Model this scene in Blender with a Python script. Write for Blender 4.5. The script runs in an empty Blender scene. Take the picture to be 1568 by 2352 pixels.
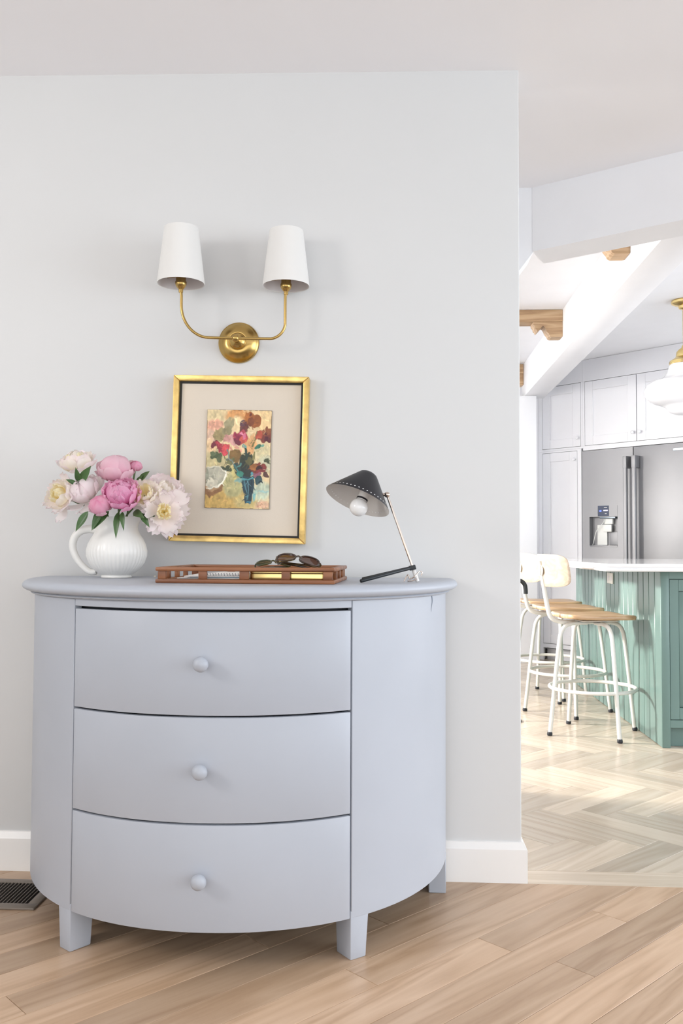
import bpy, bmesh, math, random
import numpy as np
from math import sin, cos, pi, radians, sqrt
from mathutils import Vector, Matrix
random.seed(7)
rng = np.random.default_rng(11)
scene = bpy.context.scene
col = scene.collection
R = radians

# ------------------------------------------------------------------ camera
cd = bpy.data.cameras.new('camera')
cd.sensor_fit = 'VERTICAL'; cd.sensor_height = 36.0; cd.lens = 36.0 * 2060.0 / 2352.0
cd.clip_start = 0.05; cd.clip_end = 100
cam = bpy.data.objects.new('camera', cd); col.objects.link(cam)
cam.matrix_world = (Matrix.Translation((0, 0, 1.0)) @ Matrix.Rotation(R(3.22), 4, 'Z')
                    @ Matrix.Rotation(R(90 + 2.25), 4, 'X') @ Matrix.Rotation(0.004, 4, 'Z'))
scene.camera = cam
# ------------------------------------------------------------------ daylight
w = bpy.data.worlds.new('daylight'); scene.world = w; w.use_nodes = True
bg = w.node_tree.nodes['Background']; bg.inputs[0].default_value = (0.97, 0.985, 1.0, 1); bg.inputs[1].default_value = 1.7

def area(name, loc, target, sx, sy, power, color):
    l = bpy.data.lights.new(name, 'AREA'); l.shape = 'RECTANGLE'; l.size = sx; l.size_y = sy
    l.energy = power; l.color = color
    o = bpy.data.objects.new(name, l); col.objects.link(o); o.location = loc
    d = Vector(target) - Vector(loc); o.rotation_euler = d.to_track_quat('-Z', 'Y').to_euler()
    return o
# daylight through the window in the left wall, right-hand windows, and added fill lights for the kitchen
area('window_daylight', (-2.66, .55, 1.95), (-1.66, 1.45, 1.7), .6, .7, 17, (1.0, .965, .93))
area('added_left_fill', (-3.0, 3.9, 1.5), (1.2, 6.4, 1.4), 1.7, 1.9, 24, (.96, .98, 1.0))  # unseen soft light added to brighten the cabinets and fridge
area('added_far_fill', (-1.2, 8.7, 1.5), (-1.0, 5.0, 1.7), 2.4, 1.9, 30, (.95, .975, 1.0))  # unseen light added to brighten the beam and left ceiling
area('low_sun_through_added_slot', (-4.4, 5.2, 2.5), (1.35, 5.3, .55), .8, .8, 1020, (1.0, .955, .885))  # sun on the island side, aimed through an added slot
area('kitchen_window_daylight', (4.6, 4.9, 1.6), (1.0, 4.9, 1.3), 2.6, 1.8, 45, (.86, .93, 1.0))
area('side_window_daylight', (3.9, .9, 1.35), (-.2, 2.2, 1.1), 2.2, 1.9, 50, (.76, .88, 1.0))
# ------------------------------------------------------------------ exposure
vs = scene.view_settings
vs.view_transform = 'Standard'; vs.look = 'None'; vs.exposure = 0.35; vs.gamma = 1.0; vs.use_curve_mapping = False

# ================================================================== helpers
def lin(h):
    h = h.lstrip('#'); c = [int(h[i:i + 2], 16) / 255 for i in (0, 2, 4)]
    return tuple(x / 12.92 if x <= .04045 else ((x + .055) / 1.055) ** 2.4 for x in c)

def tag(o, label=None, cat=None, group=None, kind=None):
    if label: o['label'] = label
    if cat: o['category'] = cat
    if group: o['group'] = group
    if kind: o['kind'] = kind
    return o

def empty(name, loc=(0, 0, 0), rz=0.0, label=None, cat=None, group=None, parent=None):
    o = bpy.data.objects.new(name, None); col.objects.link(o)
    o.empty_display_size = .05
    o.location = loc; o.rotation_euler = (0, 0, rz)
    if parent: o.parent = parent
    return tag(o, label, cat, group)

class MB:
    def __init__(s): s.v = []; s.f = []
    def add(s, vs_, fs):
        b = len(s.v); s.v += [tuple(p) for p in vs_]; s.f += [tuple(i + b for i in f) for f in fs]; return s
    def box(s, x0, x1, y0, y1, z0, z1):
        return s.add([(x0, y0, z0), (x1, y0, z0), (x1, y1, z0), (x0, y1, z0), (x0, y0, z1), (x1, y0, z1), (x1, y1, z1), (x0, y1, z1)],
                     [(0, 3, 2, 1), (4, 5, 6, 7), (0, 1, 5, 4), (1, 2, 6, 5), (2, 3, 7, 6), (3, 0, 4, 7)])
    def prism(s, poly, a0, a1, axis='z'):
        """extrude a 2-D polygon: axis z -> (x,y), axis y -> (x,z), axis x -> (y,z)"""
        n = len(poly)
        def P(p, a): return {'z': (p[0], p[1], a), 'y': (p[0], a, p[1]), 'x': (a, p[0], p[1])}[axis]
        return s.add([P(p, a0) for p in poly] + [P(p, a1) for p in poly],
                     [tuple(range(n - 1, -1, -1)), tuple(range(n, 2 * n))] + [(i, (i + 1) % n, n + (i + 1) % n, n + i) for i in range(n)])
    def loft(s, rings, closed=True, cap=True):
        n = len(rings[0]); vs_ = [p for r in rings for p in r]; fs = []
        for k in range(len(rings) - 1):
            for i in range(n if closed else n - 1):
                j = (i + 1) % n
                fs.append((k * n + i, k * n + j, (k + 1) * n + j, (k + 1) * n + i))
        if cap and closed:
            fs.append(tuple(range(n - 1, -1, -1))); m = (len(rings) - 1) * n; fs.append(tuple(range(m, m + n)))
        return s.add(vs_, fs)
    def lathe(s, prof, n=32, wob=None):
        rings = []
        for (r, z) in prof:
            rings.append([(r * cos(2 * pi * i / n) * (1 if not wob else wob(i / n, r, z)), r * sin(2 * pi * i / n) * (1 if not wob else wob(i / n, r, z)), z) for i in range(n)])
        return s.loft(rings, True, True)
    def tube(s, pts, r, n=10, cap=True, flat=None):
        pts = [Vector(p) for p in pts]; m = len(pts)
        rr = r if isinstance(r, (list, tuple)) else [r] * m
        t = [(pts[min(i + 1, m - 1)] - pts[max(i - 1, 0)]).normalized() for i in range(m)]
        u = t[0].orthogonal().normalized(); rings = []
        for i in range(m):
            u = (u - t[i] * u.dot(t[i])).normalized(); w_ = t[i].cross(u)
            rings.append([tuple(pts[i] + (u * cos(2 * pi * k / n) + w_ * sin(2 * pi * k / n)) * rr[i]) for k in range(n)])
        return s.loft(rings, True, cap)
    def sphere(s, c, r, n=20, m=12, sc=(1, 1, 1)):
        rings = []
        for k in range(m + 1):
            a = -pi / 2 + pi * k / m; q = max(cos(a), 1e-3)
            rings.append([(c[0] + r * q * cos(2 * pi * i / n) * sc[0], c[1] + r * q * sin(2 * pi * i / n) * sc[1], c[2] + r * sin(a) * sc[2]) for i in range(n)])
        return s.loft(rings, True, True)
    def xf(s, M, start=0):
        s.v = s.v[:start] + [tuple(M @ Vector(p)) for p in s.v[start:]]; return s
    def mesh(s, name, bevel=0, seg=2, smooth=True, ang=38):
        me = bpy.data.meshes.new(name); me.from_pydata(s.v, [], s.f); me.validate()
        bm = bmesh.new(); bm.from_mesh(me)
        bmesh.ops.recalc_face_normals(bm, faces=bm.faces)
        if bevel:
            ed = [e for e in bm.edges if len(e.link_faces) == 2 and e.calc_face_angle(0) > R(35)]
            bmesh.ops.bevel(bm, geom=ed, offset=bevel, segments=seg, affect='EDGES', profile=.5, clamp_overlap=True)
        bm.to_mesh(me); bm.free()
        if smooth:
            me.polygons.foreach_set('use_smooth', [True] * len(me.polygons)); me.set_sharp_from_angle(angle=R(ang))
        return me
    def build(s, name, mat, parent=None, bevel=0, seg=2, smooth=True, ang=38, loc=None, rot=None):
        return link(name, s.mesh(name, bevel, seg, smooth, ang), mat, parent, loc, rot)

def link(name, me, mat, parent=None, loc=None, rot=None):
    if mat and not me.materials: me.materials.append(mat)
    o = bpy.data.objects.new(name, me); col.objects.link(o)
    if parent: o.parent = parent
    if loc is not None: o.location = loc
    if rot is not None: o.rotation_euler = rot
    return o

def smooth_path(pts, k=6):
    P = [Vector(p) for p in pts]; out = []
    for i in range(len(P) - 1):
        a = P[max(i - 1, 0)]; b = P[i]; c = P[i + 1]; d = P[min(i + 2, len(P) - 1)]
        for j in range(k):
            t = j / k
            out.append(.5 * ((2 * b) + (c - a) * t + (2 * a - 5 * b + 4 * c - d) * t * t + (3 * b - a - 3 * c + d) * t ** 3))
    out.append(P[-1]); return out

def clip(poly, a, b, c):
    """keep the part of poly where a*x+b*y<=c"""
    out = []
    for i in range(len(poly)):
        p, q = poly[i], poly[(i + 1) % len(poly)]
        fp, fq = a * p[0] + b * p[1] - c, a * q[0] + b * q[1] - c
        if fp <= 0: out.append(p)
        if (fp < 0 < fq) or (fq < 0 < fp):
            t = fp / (fp - fq); out.append((p[0] + (q[0] - p[0]) * t, p[1] + (q[1] - p[1]) * t))
    return out

# ================================================================== materials
def nodes(name):
    m = bpy.data.materials.new(name); m.use_nodes = True
    nt = m.node_tree; return m, nt, nt.nodes['Principled BSDF']
def N(nt, t, **kw):
    n = nt.nodes.new(t)
    for k, v in kw.items():
        if k.startswith('i_'):
            n.inputs[k[2:].replace('_', ' ')].default_value = v
        else: setattr(n, k, v)
    return n

def paint(name, color, rough=.5, metal=0.0, var=.04, scale=6.0, bump=0.0, bscale=120.0, sheen=0.0, sss=0.0, trans=0.0, coat=0.0):
    m, nt, b = nodes(name); c = lin(color) if isinstance(color, str) else color
    tc = N(nt, 'ShaderNodeTexCoord'); no = N(nt, 'ShaderNodeTexNoise', i_Scale=scale, i_Detail=3.0)
    nt.links.new(tc.outputs['Object'], no.inputs['Vector'])
    rp = N(nt, 'ShaderNodeValToRGB')
    rp.color_ramp.elements[0].position = .3; rp.color_ramp.elements[1].position = .7
    rp.color_ramp.elements[0].color = (*[x * (1 - var) for x in c], 1)
    rp.color_ramp.elements[1].color = (*[min(1, x * (1 + var)) for x in c], 1)
    nt.links.new(no.outputs['Fac'], rp.inputs['Fac']); nt.links.new(rp.outputs['Color'], b.inputs['Base Color'])
    b.inputs['Roughness'].default_value = rough; b.inputs['Metallic'].default_value = metal
    if sss: b.inputs['Subsurface Weight'].default_value = sss; b.inputs['Subsurface Radius'].default_value = (.02, .02, .02); b.inputs['Subsurface Scale'].default_value = .3
    if trans: b.inputs['Transmission Weight'].default_value = trans
    if coat: b.inputs['Coat Weight'].default_value = coat; b.inputs['Coat Roughness'].default_value = .1
    if bump:
        n2 = N(nt, 'ShaderNodeTexNoise', i_Scale=bscale, i_Detail=4.0); bp = N(nt, 'ShaderNodeBump', i_Strength=bump, i_Distance=.002)
        nt.links.new(tc.outputs['Object'], n2.inputs['Vector']); nt.links.new(n2.outputs['Fac'], bp.inputs['Height']); nt.links.new(bp.outputs['Normal'], b.inputs['Normal'])
    return m

def wood(name, dark, mid, light, rough=.35, along='x', gs=1.0, rand=True, vmix=1.0):
    """oak-like grain running along a local axis, each object its own tone"""
    m, nt, b = nodes(name)
    tc = N(nt, 'ShaderNodeTexCoord'); oi = N(nt, 'ShaderNodeObjectInfo')
    mp = N(nt, 'ShaderNodeMapping'); sc = {'x': (1.1, 13, 13), 'y': (13, 1.1, 13), 'z': (13, 13, 1.1)}[along]
    mp.inputs['Scale'].default_value = tuple(s * gs for s in sc)
    off = N(nt, 'ShaderNodeVectorMath', operation='SCALE'); cmb = N(nt, 'ShaderNodeCombineXYZ')
    cmb.inputs[0].default_value = 13.0; cmb.inputs[1].default_value = 37.0; cmb.inputs[2].default_value = 61.0
    nt.links.new(cmb.outputs[0], off.inputs[0]); nt.links.new(oi.outputs['Random'], off.inputs['Scale'])
    ad = N(nt, 'ShaderNodeVectorMath', operation='ADD')
    nt.links.new(tc.outputs['Object'], mp.inputs['Vector']); nt.links.new(mp.outputs[0], ad.inputs[0]); nt.links.new(off.outputs[0], ad.inputs[1])
    n1 = N(nt, 'ShaderNodeTexNoise', i_Scale=.9, i_Detail=2.0, i_Distortion=.6)      # cathedral figure
    nt.links.new(ad.outputs[0], n1.inputs['Vector'])
    mu = N(nt, 'ShaderNodeMath', operation='MULTIPLY'); mu.inputs[1].default_value = 9.0
    fr = N(nt, 'ShaderNodeMath', operation='PINGPONG'); fr.inputs[1].default_value = 1.0
    nt.links.new(n1.outputs['Fac'], mu.inputs[0]); nt.links.new(mu.outputs[0], fr.inputs[0])
    n2 = N(nt, 'ShaderNodeTexNoise', i_Scale=7.0, i_Detail=6.0, i_Roughness=.7)       # fine fibres
    nt.links.new(ad.outputs[0], n2.inputs['Vector'])
    mx = N(nt, 'ShaderNodeMix', data_type='FLOAT'); mx.inputs[0].default_value = .52
    nt.links.new(fr.outputs[0], mx.inputs[2]); nt.links.new(n2.outputs['Fac'], mx.inputs[3])
    rp = N(nt, 'ShaderNodeValToRGB'); e = rp.color_ramp.elements
    e[0].position = .18; e[0].color = (*dark, 1); e[1].position = .85; e[1].color = (*light, 1)
    k = e.new(.5); k.color = (*mid, 1)
    nt.links.new(mx.outputs[0], rp.inputs['Fac'])
    tone = N(nt, 'ShaderNodeMapRange'); tone.inputs['To Min'].default_value = 1 - .22 * vmix; tone.inputs['To Max'].default_value = 1 + .16 * vmix
    nt.links.new(oi.outputs['Random'], tone.inputs['Value'])
    ml = N(nt, 'ShaderNodeVectorMath', operation='SCALE')
    nt.links.new(rp.outputs['Color'], ml.inputs[0])
    if rand: nt.links.new(tone.outputs[0], ml.inputs['Scale'])
    else: ml.inputs['Scale'].default_value = 1.0
    nt.links.new(ml.outputs[0], b.inputs['Base Color'])
    b.inputs['Roughness'].default_value = rough
    bp = N(nt, 'ShaderNodeBump', i_Strength=.08, i_Distance=.001)
    nt.links.new(n2.outputs['Fac'], bp.inputs['Height']); nt.links.new(bp.outputs['Normal'], b.inputs['Normal'])
    return m

M = {}
M['wall'] = paint('warm white plaster', (.645, .645, .642), .85, var=.012, scale=1.5, bump=.10, bscale=18)
M['ceiling'] = paint('ceiling plaster', (.93, .918, .935), .9, var=.012, scale=1.5, bump=.25, bscale=9)
M['kwall'] = paint('kitchen white paint', (.87, .875, .90), .7, var=.01)
M['trim'] = paint('white trim paint', (.86, .84, .815), .35, var=.01)
M['dresser'] = paint('pale blue grey paint', (.435, .462, .518), .42, var=.025, scale=4, bump=.10, bscale=35)
M['dresser_gap_shade'] = paint('drawer gap shade colour', (.05, .055, .065), .8)  # near-black carcass, shade of the drawer gaps put into its colour
M['crack'] = paint('split in the paint', (.16, .19, .24), .8)
M['oak'] = wood('oak plank', (.45, .292, .180), (.55, .375, .245), (.625, .445, .305), .32)
M['oak2'] = wood('pale oak herringbone', (.51, .42, .325), (.575, .482, .382), (.635, .545, .445), .22)
M['subfloor'] = paint('subfloor', (.10, .065, .04), .8)
M['brass'] = paint('aged brass', (.50, .335, .115), .27, 1.0, var=.18, scale=9)
M['brass2'] = paint('bright brass', (.80, .60, .25), .2, 1.0, var=.08, scale=12)
M['linen'] = paint('white linen shade', (.76, .75, .73), .8, var=.01, sss=.0)
M['linen_in'] = paint('shade lining', (.70, .66, .66), .8)
M['gold'] = paint('gold leaf', (.86, .60, .22), .36, .8, var=.20, scale=30, bump=.35, bscale=60)
M['black'] = paint('black liner', (.012, .012, .012), .6)
M['mat'] = paint('cream linen mat', (.70, .62, .52), .9, var=.03, scale=3, bump=.15, bscale=400)
M['ceramic'] = paint('white glazed ceramic', (.80, .79, .76), .32, var=.01)
M['teak'] = wood('reddish teak', (.13, .042, .016), (.25, .092, .036), (.34, .142, .060), .38, rand=False)
M['paper'] = paint('white paper', (.82, .81, .80), .8)
M['paper2'] = paint('pale blue paper', (.42, .62, .74), .7)
M['paper3'] = paint('dark slate paper', (.05, .07, .10), .6)
M['wire'] = paint('dark wire', (.03, .035, .045), .35, .6)
M['tortoise'] = paint('brown tortoiseshell acetate', (.028, .014, .009), .08, var=.5, scale=60, coat=.6)
M['lens'] = paint('brown tinted lens', (.07, .025, .012), .05, coat=.5)
M['olive'] = paint('olive acetate', (.05, .05, .02), .1, var=.4, scale=50, coat=.5)
M['lampblack'] = paint('satin black enamel', (.006, .006, .010), .42)
M['lampin'] = paint('white enamel inside', (.72, .70, .68), .5)
M['blackrubber'] = paint('black sleeve', (.014, .018, .022), .42)
M['nickel'] = paint('polished nickel', (.62, .53, .47), .18, 1.0)
M['bulb'] = paint('opal bulb glass', (.86, .86, .86), .08, coat=.5)
M['steel'] = paint('brushed stainless steel', (.335, .335, .345), .58, 1.0, var=.04, scale=3)
M['steel_dk'] = paint('grey steel edge', (.20, .23, .26), .35, .8)
M['cabinet'] = paint('white cabinet paint', (.77, .77, .795), .4, var=.008)
M['gap'] = paint('cabinet gap', (.30, .31, .33), .8)
M['green'] = paint('sage green paint', (.135, .22, .20), .35, var=.03)
M['marble'] = paint('white quartz worktop', (.86, .86, .87), .08, var=.02)
M['stool'] = paint('cream powder coated steel', (.68, .67, .63), .3, var=.01)
M['beech'] = wood('beech plywood', (.42, .26, .14), (.55, .37, .22), (.65, .48, .32), .35, gs=1.4, vmix=.4)
M['palebeech'] = wood('pale beech backrest', (.50, .39, .29), (.58, .47, .36), (.65, .54, .43), .35, along='y', gs=1.4, vmix=.2)
M['rubber'] = paint('black rubber foot', (.012, .014, .02), .5)
M['joist'] = wood('light oak joist', (.36, .22, .12), (.52, .35, .20), (.64, .46, .29), .6, gs=1.3)
M['opal'] = paint('opal glass shade', (.74, .74, .76), .1, coat=.4)
M['vent'] = paint('taupe metal register', (.20, .165, .135), .45, var=.03)
M['ventdark'] = paint('duct darkness', (.015, .012, .010), .9)
M['blackpipe'] = paint('black tube', (.012, .014, .016), .4)
M['screen'] = paint('dark control panel', (.06, .075, .12), .2)
M['plug'] = paint('white plastic', (.80, .81, .78), .4)
def emit(name, c, s):
    m, nt, b = nodes(name); b.inputs['Base Color'].default_value = (*c, 1); b.inputs['Emission Color'].default_value = (*c, 1); b.inputs['Emission Strength'].default_value = s
    return m
M['blueled'] = emit('blue indicator', (.10, .16, .95), 1.2); M['whiteled'] = emit('lit display bar', (.75, .65, .95), .9)

def petal_mat(name, base, tip, edge):
    m, nt, b = nodes(name); tc = N(nt, 'ShaderNodeTexCoord'); oi = N(nt, 'ShaderNodeObjectInfo')
    at = N(nt, 'ShaderNodeAttribute'); at.attribute_name = 'along'
    no = N(nt, 'ShaderNodeTexNoise', i_Scale=55.0, i_Detail=3.0); nt.links.new(tc.outputs['Object'], no.inputs['Vector'])
    ma = N(nt, 'ShaderNodeMath', operation='MULTIPLY_ADD'); ma.inputs[1].default_value = .5; nt.links.new(no.outputs['Fac'], ma.inputs[0]); nt.links.new(at.outputs['Fac'], ma.inputs[2])
    mb = N(nt, 'ShaderNodeMath', operation='SUBTRACT'); mb.inputs[1].default_value = .25; nt.links.new(ma.outputs[0], mb.inputs[0])
    rp = N(nt, 'ShaderNodeValToRGB'); e = rp.color_ramp.elements
    e[0].position = .1; e[0].color = (*lin(base), 1); e[1].position = 1.0; e[1].color = (*lin(edge), 1); k = e.new(.6); k.color = (*lin(tip), 1)
    nt.links.new(mb.outputs[0], rp.inputs['Fac']); nt.links.new(rp.outputs['Color'], b.inputs['Base Color'])
    b.inputs['Roughness'].default_value = .6; b.inputs['Subsurface Weight'].default_value = .25
    b.inputs['Subsurface Weight'].default_value = 0
    tr = N(nt, 'ShaderNodeBsdfTranslucent'); nt.links.new(rp.outputs['Color'], tr.inputs['Color'])
    ms = N(nt, 'ShaderNodeMixShader'); ms.inputs[0].default_value = .48
    out = nt.nodes['Material Output']; nt.links.new(b.outputs[0], ms.inputs[1]); nt.links.new(tr.outputs[0], ms.inputs[2]); nt.links.new(ms.outputs[0], out.inputs['Surface'])
    return m
PM = {'cream': petal_mat('cream petal', 'FDF5D2', 'FEF9F0', 'FEF5F3'), 'blush': petal_mat('blush petal', 'FDF3F0', 'FEF7F7', 'FDEEF3'),
      'pink': petal_mat('soft pink petal', 'F4B4CC', 'FAD8E4', 'FBE2EA'), 'hot': petal_mat('bright pink petal', 'EC86BB', 'F6B3D6', 'FCD3E8'),
      'yellow': petal_mat('yellow inner petal', 'FAE9A8', 'FDF4CE', 'FEFAE6'), 'bud': petal_mat('pink bud petal', 'F3B6CF', 'F8C6DB', 'EE97BF')}
M['leaf'] = paint('peony leaf', (.055, .12, .035), .4, var=.3, scale=25)
M['stem'] = paint('peony stem', (.10, .17, .06), .5)

# ================================================================== the room
WY, WX = 2.757, .3905          # wall face, wall end
ZC = lambda x: 2.489 - .015 * x
root_floor = tag(MB().box(-3.2, 5.2, -2.5, 9.6, -.08, -.0145).build('floor', M['subfloor'], smooth=False), kind='structure')

def plank_mesh(poly, name):
    return MB().prism(poly, -.014, 0, 'z').mesh(name, bevel=.0007, seg=1, smooth=False)
# diagonal oak boards of the front room (47 degrees to the wall)
A = R(46.5); PWD = .1055; g = .0006
ux, uy = cos(A), sin(A)
def to_uv(x, y): return (x * ux + y * uy, -x * uy + y * ux)
def frm_uv(u, v): return (u * ux - v * uy, u * uy + v * ux)
u0, v0 = to_uv(.298, 2.286)
def in_room_poly(poly_uv, ylo, yhi, xlo, xhi):
    for (a, b, c) in ((0, -1, -ylo), (0, 1, yhi), (-1, 0, -xlo), (1, 0, xhi)):
        # half-plane in world -> in uv:  a*x+b*y = a*(u ux - v uy)+b*(u uy+v ux)
        poly_uv = clip(poly_uv, a * ux + b * uy, -a * uy + b * ux, c)
        if len(poly_uv) < 3: return None
    return poly_uv
prnd = random.Random(5)
for j in range(-22, 22):
    va = v0 + j * PWD
    u = u0 - 5 + prnd.random() * 1.1
    if j == 0: u = u0 - 6 * .98                      # a joint where the photo shows one
    while u < u0 + 5:
        L = prnd.uniform(.7, 1.25) if j != 0 else .98
        pu = [(u + g, va + g), (u + L - g, va + g), (u + L - g, va + PWD - g), (u + g, va + PWD - g)]
        q = in_room_poly(pu, 1.15, 2.7425, -2.05, 1.9)
        if q and len(q) >= 3:
            ar = abs(sum(q[i][0] * q[(i + 1) % len(q)][1] - q[(i + 1) % len(q)][0] * q[i][1] for i in range(len(q)))) / 2
            if ar > .002:
                cu = sum(p[0] for p in q) / len(q); cv = sum(p[1] for p in q) / len(q); wx, wy = frm_uv(cu, cv)
                link('plank', plank_mesh([(p[0] - cu, p[1] - cv) for p in q], 'plank'), M['oak'], root_floor, (wx, wy, 0), (0, 0, A))
        u += L
# border board at the opening
for (xa, xb) in ((.4072, 1.62), (1.622, 2.9)):
    link('border_board', plank_mesh([(xa - 1, 2.7435 - 2.8), (xb - 1, 2.7435 - 2.8), (xb - 1, 2.857 - 2.8), (xa - 1, 2.857 - 2.8)], 'border_board'), M['oak2'], root_floor, (1, 2.8, 0))
# herringbone blocks of the kitchen
HL, HW = .488, .108; A45 = R(-45)
hx, hy = cos(A45), sin(A45)
def h_w(u, v): return (u * hx - v * hy, u * hy + v * hx)
def h_uv(x, y): return (x * hx + y * hy, -x * hy + y * hx)
U0, V0 = h_uv(.876, 3.52)
full_me = {}
def hb(ua, va, du, dv):
    q = [(ua + g, va + g), (ua + du - g, va + g), (ua + du - g, va + dv - g), (ua + g, va + dv - g)]
    wp = [h_w(*p) for p in q]
    for (a, b, c) in ((0, -1, -2.8585), (0, 1, 8.3), (-1, 0, -.0), (1, 0, 2.3)):
        n = clip(wp, a, b, c)
        if len(n) < 3: return
        wp = n
    cx, cy = sum(p[0] for p in wp) / len(wp), sum(p[1] for p in wp) / len(wp)
    if cy > 3.2 and (cx < .125 * cy - .30): return                     # behind the wall
    if cx > 1.85 and cy > 5.0: return                                    # under the island
    ang = A45 if du > dv else A45 + pi / 2
    c_, s_ = cos(-ang), sin(-ang)
    loc = [((p[0] - cx) * c_ - (p[1] - cy) * s_, (p[0] - cx) * s_ + (p[1] - cy) * c_) for p in wp]
    ar = abs(sum(loc[i][0] * loc[(i + 1) % len(loc)][1] - loc[(i + 1) % len(loc)][0] * loc[i][1] for i in range(len(loc)))) / 2
    if ar < .001: return
    if ar > HL * HW * .96:
        if 'm' not in full_me: full_me['m'] = plank_mesh([(-HL / 2 + g, -HW / 2 + g), (HL / 2 - g, -HW / 2 + g), (HL / 2 - g, HW / 2 - g), (-HL / 2 + g, HW / 2 - g)], 'herringbone_block')
        me = full_me['m']
    else: me = plank_mesh(loc, 'herringbone_block')
    link('herringbone_block', me, M['oak2'], root_floor, (cx, cy, 0), (0, 0, ang))
for m_ in range(-14, 15):
    for k in range(-40, 41):
        bu, bv = k * HW + m_ * HL, k * HW - m_ * HL
        # A type (rising to the right) anchored so that one block starts at the pale board of the photo
        hb(U0 + bu, V0 + bv, HW, HL)
        hb(U0 - HL + bu, V0 + HL - HW + bv, HL, HW)

# walls
wb = MB().box(-3.2, WX, WY, 2.90, -.02, 2.56).build('wall_back', M['wall'], bevel=.006); tag(wb, kind='structure')
MBc = MB(); MBc.add([(-3.2, -2.5, ZC(-3.2)), (5.2, -2.5, ZC(5.2)), (5.2, 4.2, ZC(5.2)), (-3.2, 4.2, ZC(-3.2)), (-3.2, -2.5, 2.72), (5.2, -2.5, 2.72), (5.2, 4.2, 2.72), (-3.2, 4.2, 2.72)],
                    [(0, 1, 2, 3), (4, 7, 6, 5), (0, 4, 5, 1), (1, 5, 6, 2), (2, 6, 7, 3), (3, 7, 4, 0)])
# the front-room ceiling stops at the slanting header of the opening
hd_a = R(-33.85); hdx, hdy = cos(hd_a), sin(hd_a); H0 = (.573, 3.67)
cpoly = [(-3.2, -2.5), (5.2, -2.5), (5.2, 3.9), (-3.2, 3.9)]
nX, nY = -hdy, hdx        # normal pointing to the kitchen
c2 = clip(cpoly, nX, nY, nX * H0[0] + nY * H0[1] + .01)
# left of the header's end the ceiling runs to the stub wall
cl = clip(clip(cpoly, 0, 1, 3.68), 1, 0, H0[0]); cr = clip(c2, -1, 0, -H0[0])
def slab(poly):
    n = len(poly); b = MB()
    return b.add([(p[0], p[1], ZC(p[0])) for p in poly] + [(p[0], p[1], 2.60) for p in poly],
                 [tuple(range(n - 1, -1, -1)), tuple(range(n, 2 * n))] + [(i, (i + 1) % n, n + (i + 1) % n, n + i) for i in range(n)])
cb = slab(cl); s2 = slab(cr); cb.add(s2.v, s2.f)
tag(cb.build('ceiling', M['ceiling'], smooth=False), kind='structure')
KZ = 2.64
tag(MB().box(-3.2, 5.2, 2.90, 9.6, KZ + .001, KZ + .08).build('ceiling_kitchen', M['kwall'], smooth=False), kind='structure')
# header over the opening (slanting) and its bracketed end
hb_ = MB(); T_ = .175
def hp(s, t): return (H0[0] + hdx * s + nX * t, H0[1] + hdy * s + nY * t)
pl = [hp(0, 0), hp(3.2, 0), hp(3.2, T_), hp(-.03, T_)]
hb_.prism(pl, 2.215, KZ + .05, 'z')
tag(hb_.build('trim_1', M['kwall'], smooth=False), kind='structure')
st = MB().prism([(.578, KZ + .05), (.578, 2.215), (.40, 1.98), (.22, 1.98), (.22, -.01), (-3.06, -.01), (-3.06, KZ + .05)], 3.672, 3.84, 'y')  # long unseen left run added to keep kitchen light off the header
tag(st.build('wall_stub', M['kwall'], smooth=False), kind='structure')
# long white beam of the kitchen and the pier carrying its far end
tag(MB().box(1.17, 1.36, 3.35, 8.12, 2.345, KZ + .02).build('trim_2', M['kwall'], bevel=.004), kind='structure')
tag(MB().box(1.02, 1.272, 7.96, 8.16, -.01, 2.345).build('wall_pier', M['kwall'], bevel=.004), kind='structure')
fw_ = MB().box(.05, 1.30, 8.75, 8.9, -.01, KZ + .05); fw_.box(-3.2, -2.45, 8.75, 8.9, -.01, KZ + .05); fw_.box(-2.45, .05, 8.75, 8.9, -.01, .5); fw_.box(-2.45, .05, 8.75, 8.9, 2.5, KZ + .05)  # wide opening added behind the far fill light
tag(fw_.build('wall_far', M['kwall'], smooth=False), kind='structure')
gw = MB()  # added unseen wall, openings sized to aim the sun and fill light
for (ya, yb, za, zb2) in ((2.9, 3.05, -.02, 2.64), (3.05, 4.76, -.02, .55), (3.05, 4.76, 2.45, 2.64), (4.76, 4.88, -.02, 2.64), (4.88, 5.56, 2.3, 2.64), (4.88, 5.56, -.02, 1.86), (5.56, 8.75, -.02, 2.64)): gw.box(-3.2, -3.06, ya, yb, za, zb2)
tag(gw.build('wall_light_mask', M['kwall'], smooth=False), kind='structure')
# left wall of the front room, with a window (outside the picture)
lw = MB()
lw.box(-2.75, -2.6, -2.5, -.1, -.02, 2.6); lw.box(-2.75, -2.6, 1.2, WY, -.02, 2.6); lw.box(-2.75, -2.6, -.1, 1.2, -.02, 1.3); lw.box(-2.75, -2.6, -.1, 1.2, 2.52, 2.6)
tag(lw.build('wall_left', M['wall'], smooth=False), kind='structure')
# baseboards
prof = [(WY + .0005, 0), (2.7415, 0), (2.7415, .098), (2.744, .102), (2.7515, .117), (WY + .0005, .1185)]
b1 = MB().prism(prof, -2.6, WX + .0155, 'x')
end = [(WX - .0005, 0), (WX + .0155, 0), (WX + .0155, .098), (WX + .013, .102), (WX + .0055, .117), (WX - .0005, .1185)]
b1.prism(end, WY, 2.90, 'y')
for i, p in enumerate(b1.v[:len(prof) * 2]):              # mitre the front run at the wall end
    if p[0] > 0:
        b1.v[i] = (WX + (WY - p[1]), p[1], p[2])
tag(b1.build('baseboard_back', M['trim'], smooth=False), kind='structure')

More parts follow.
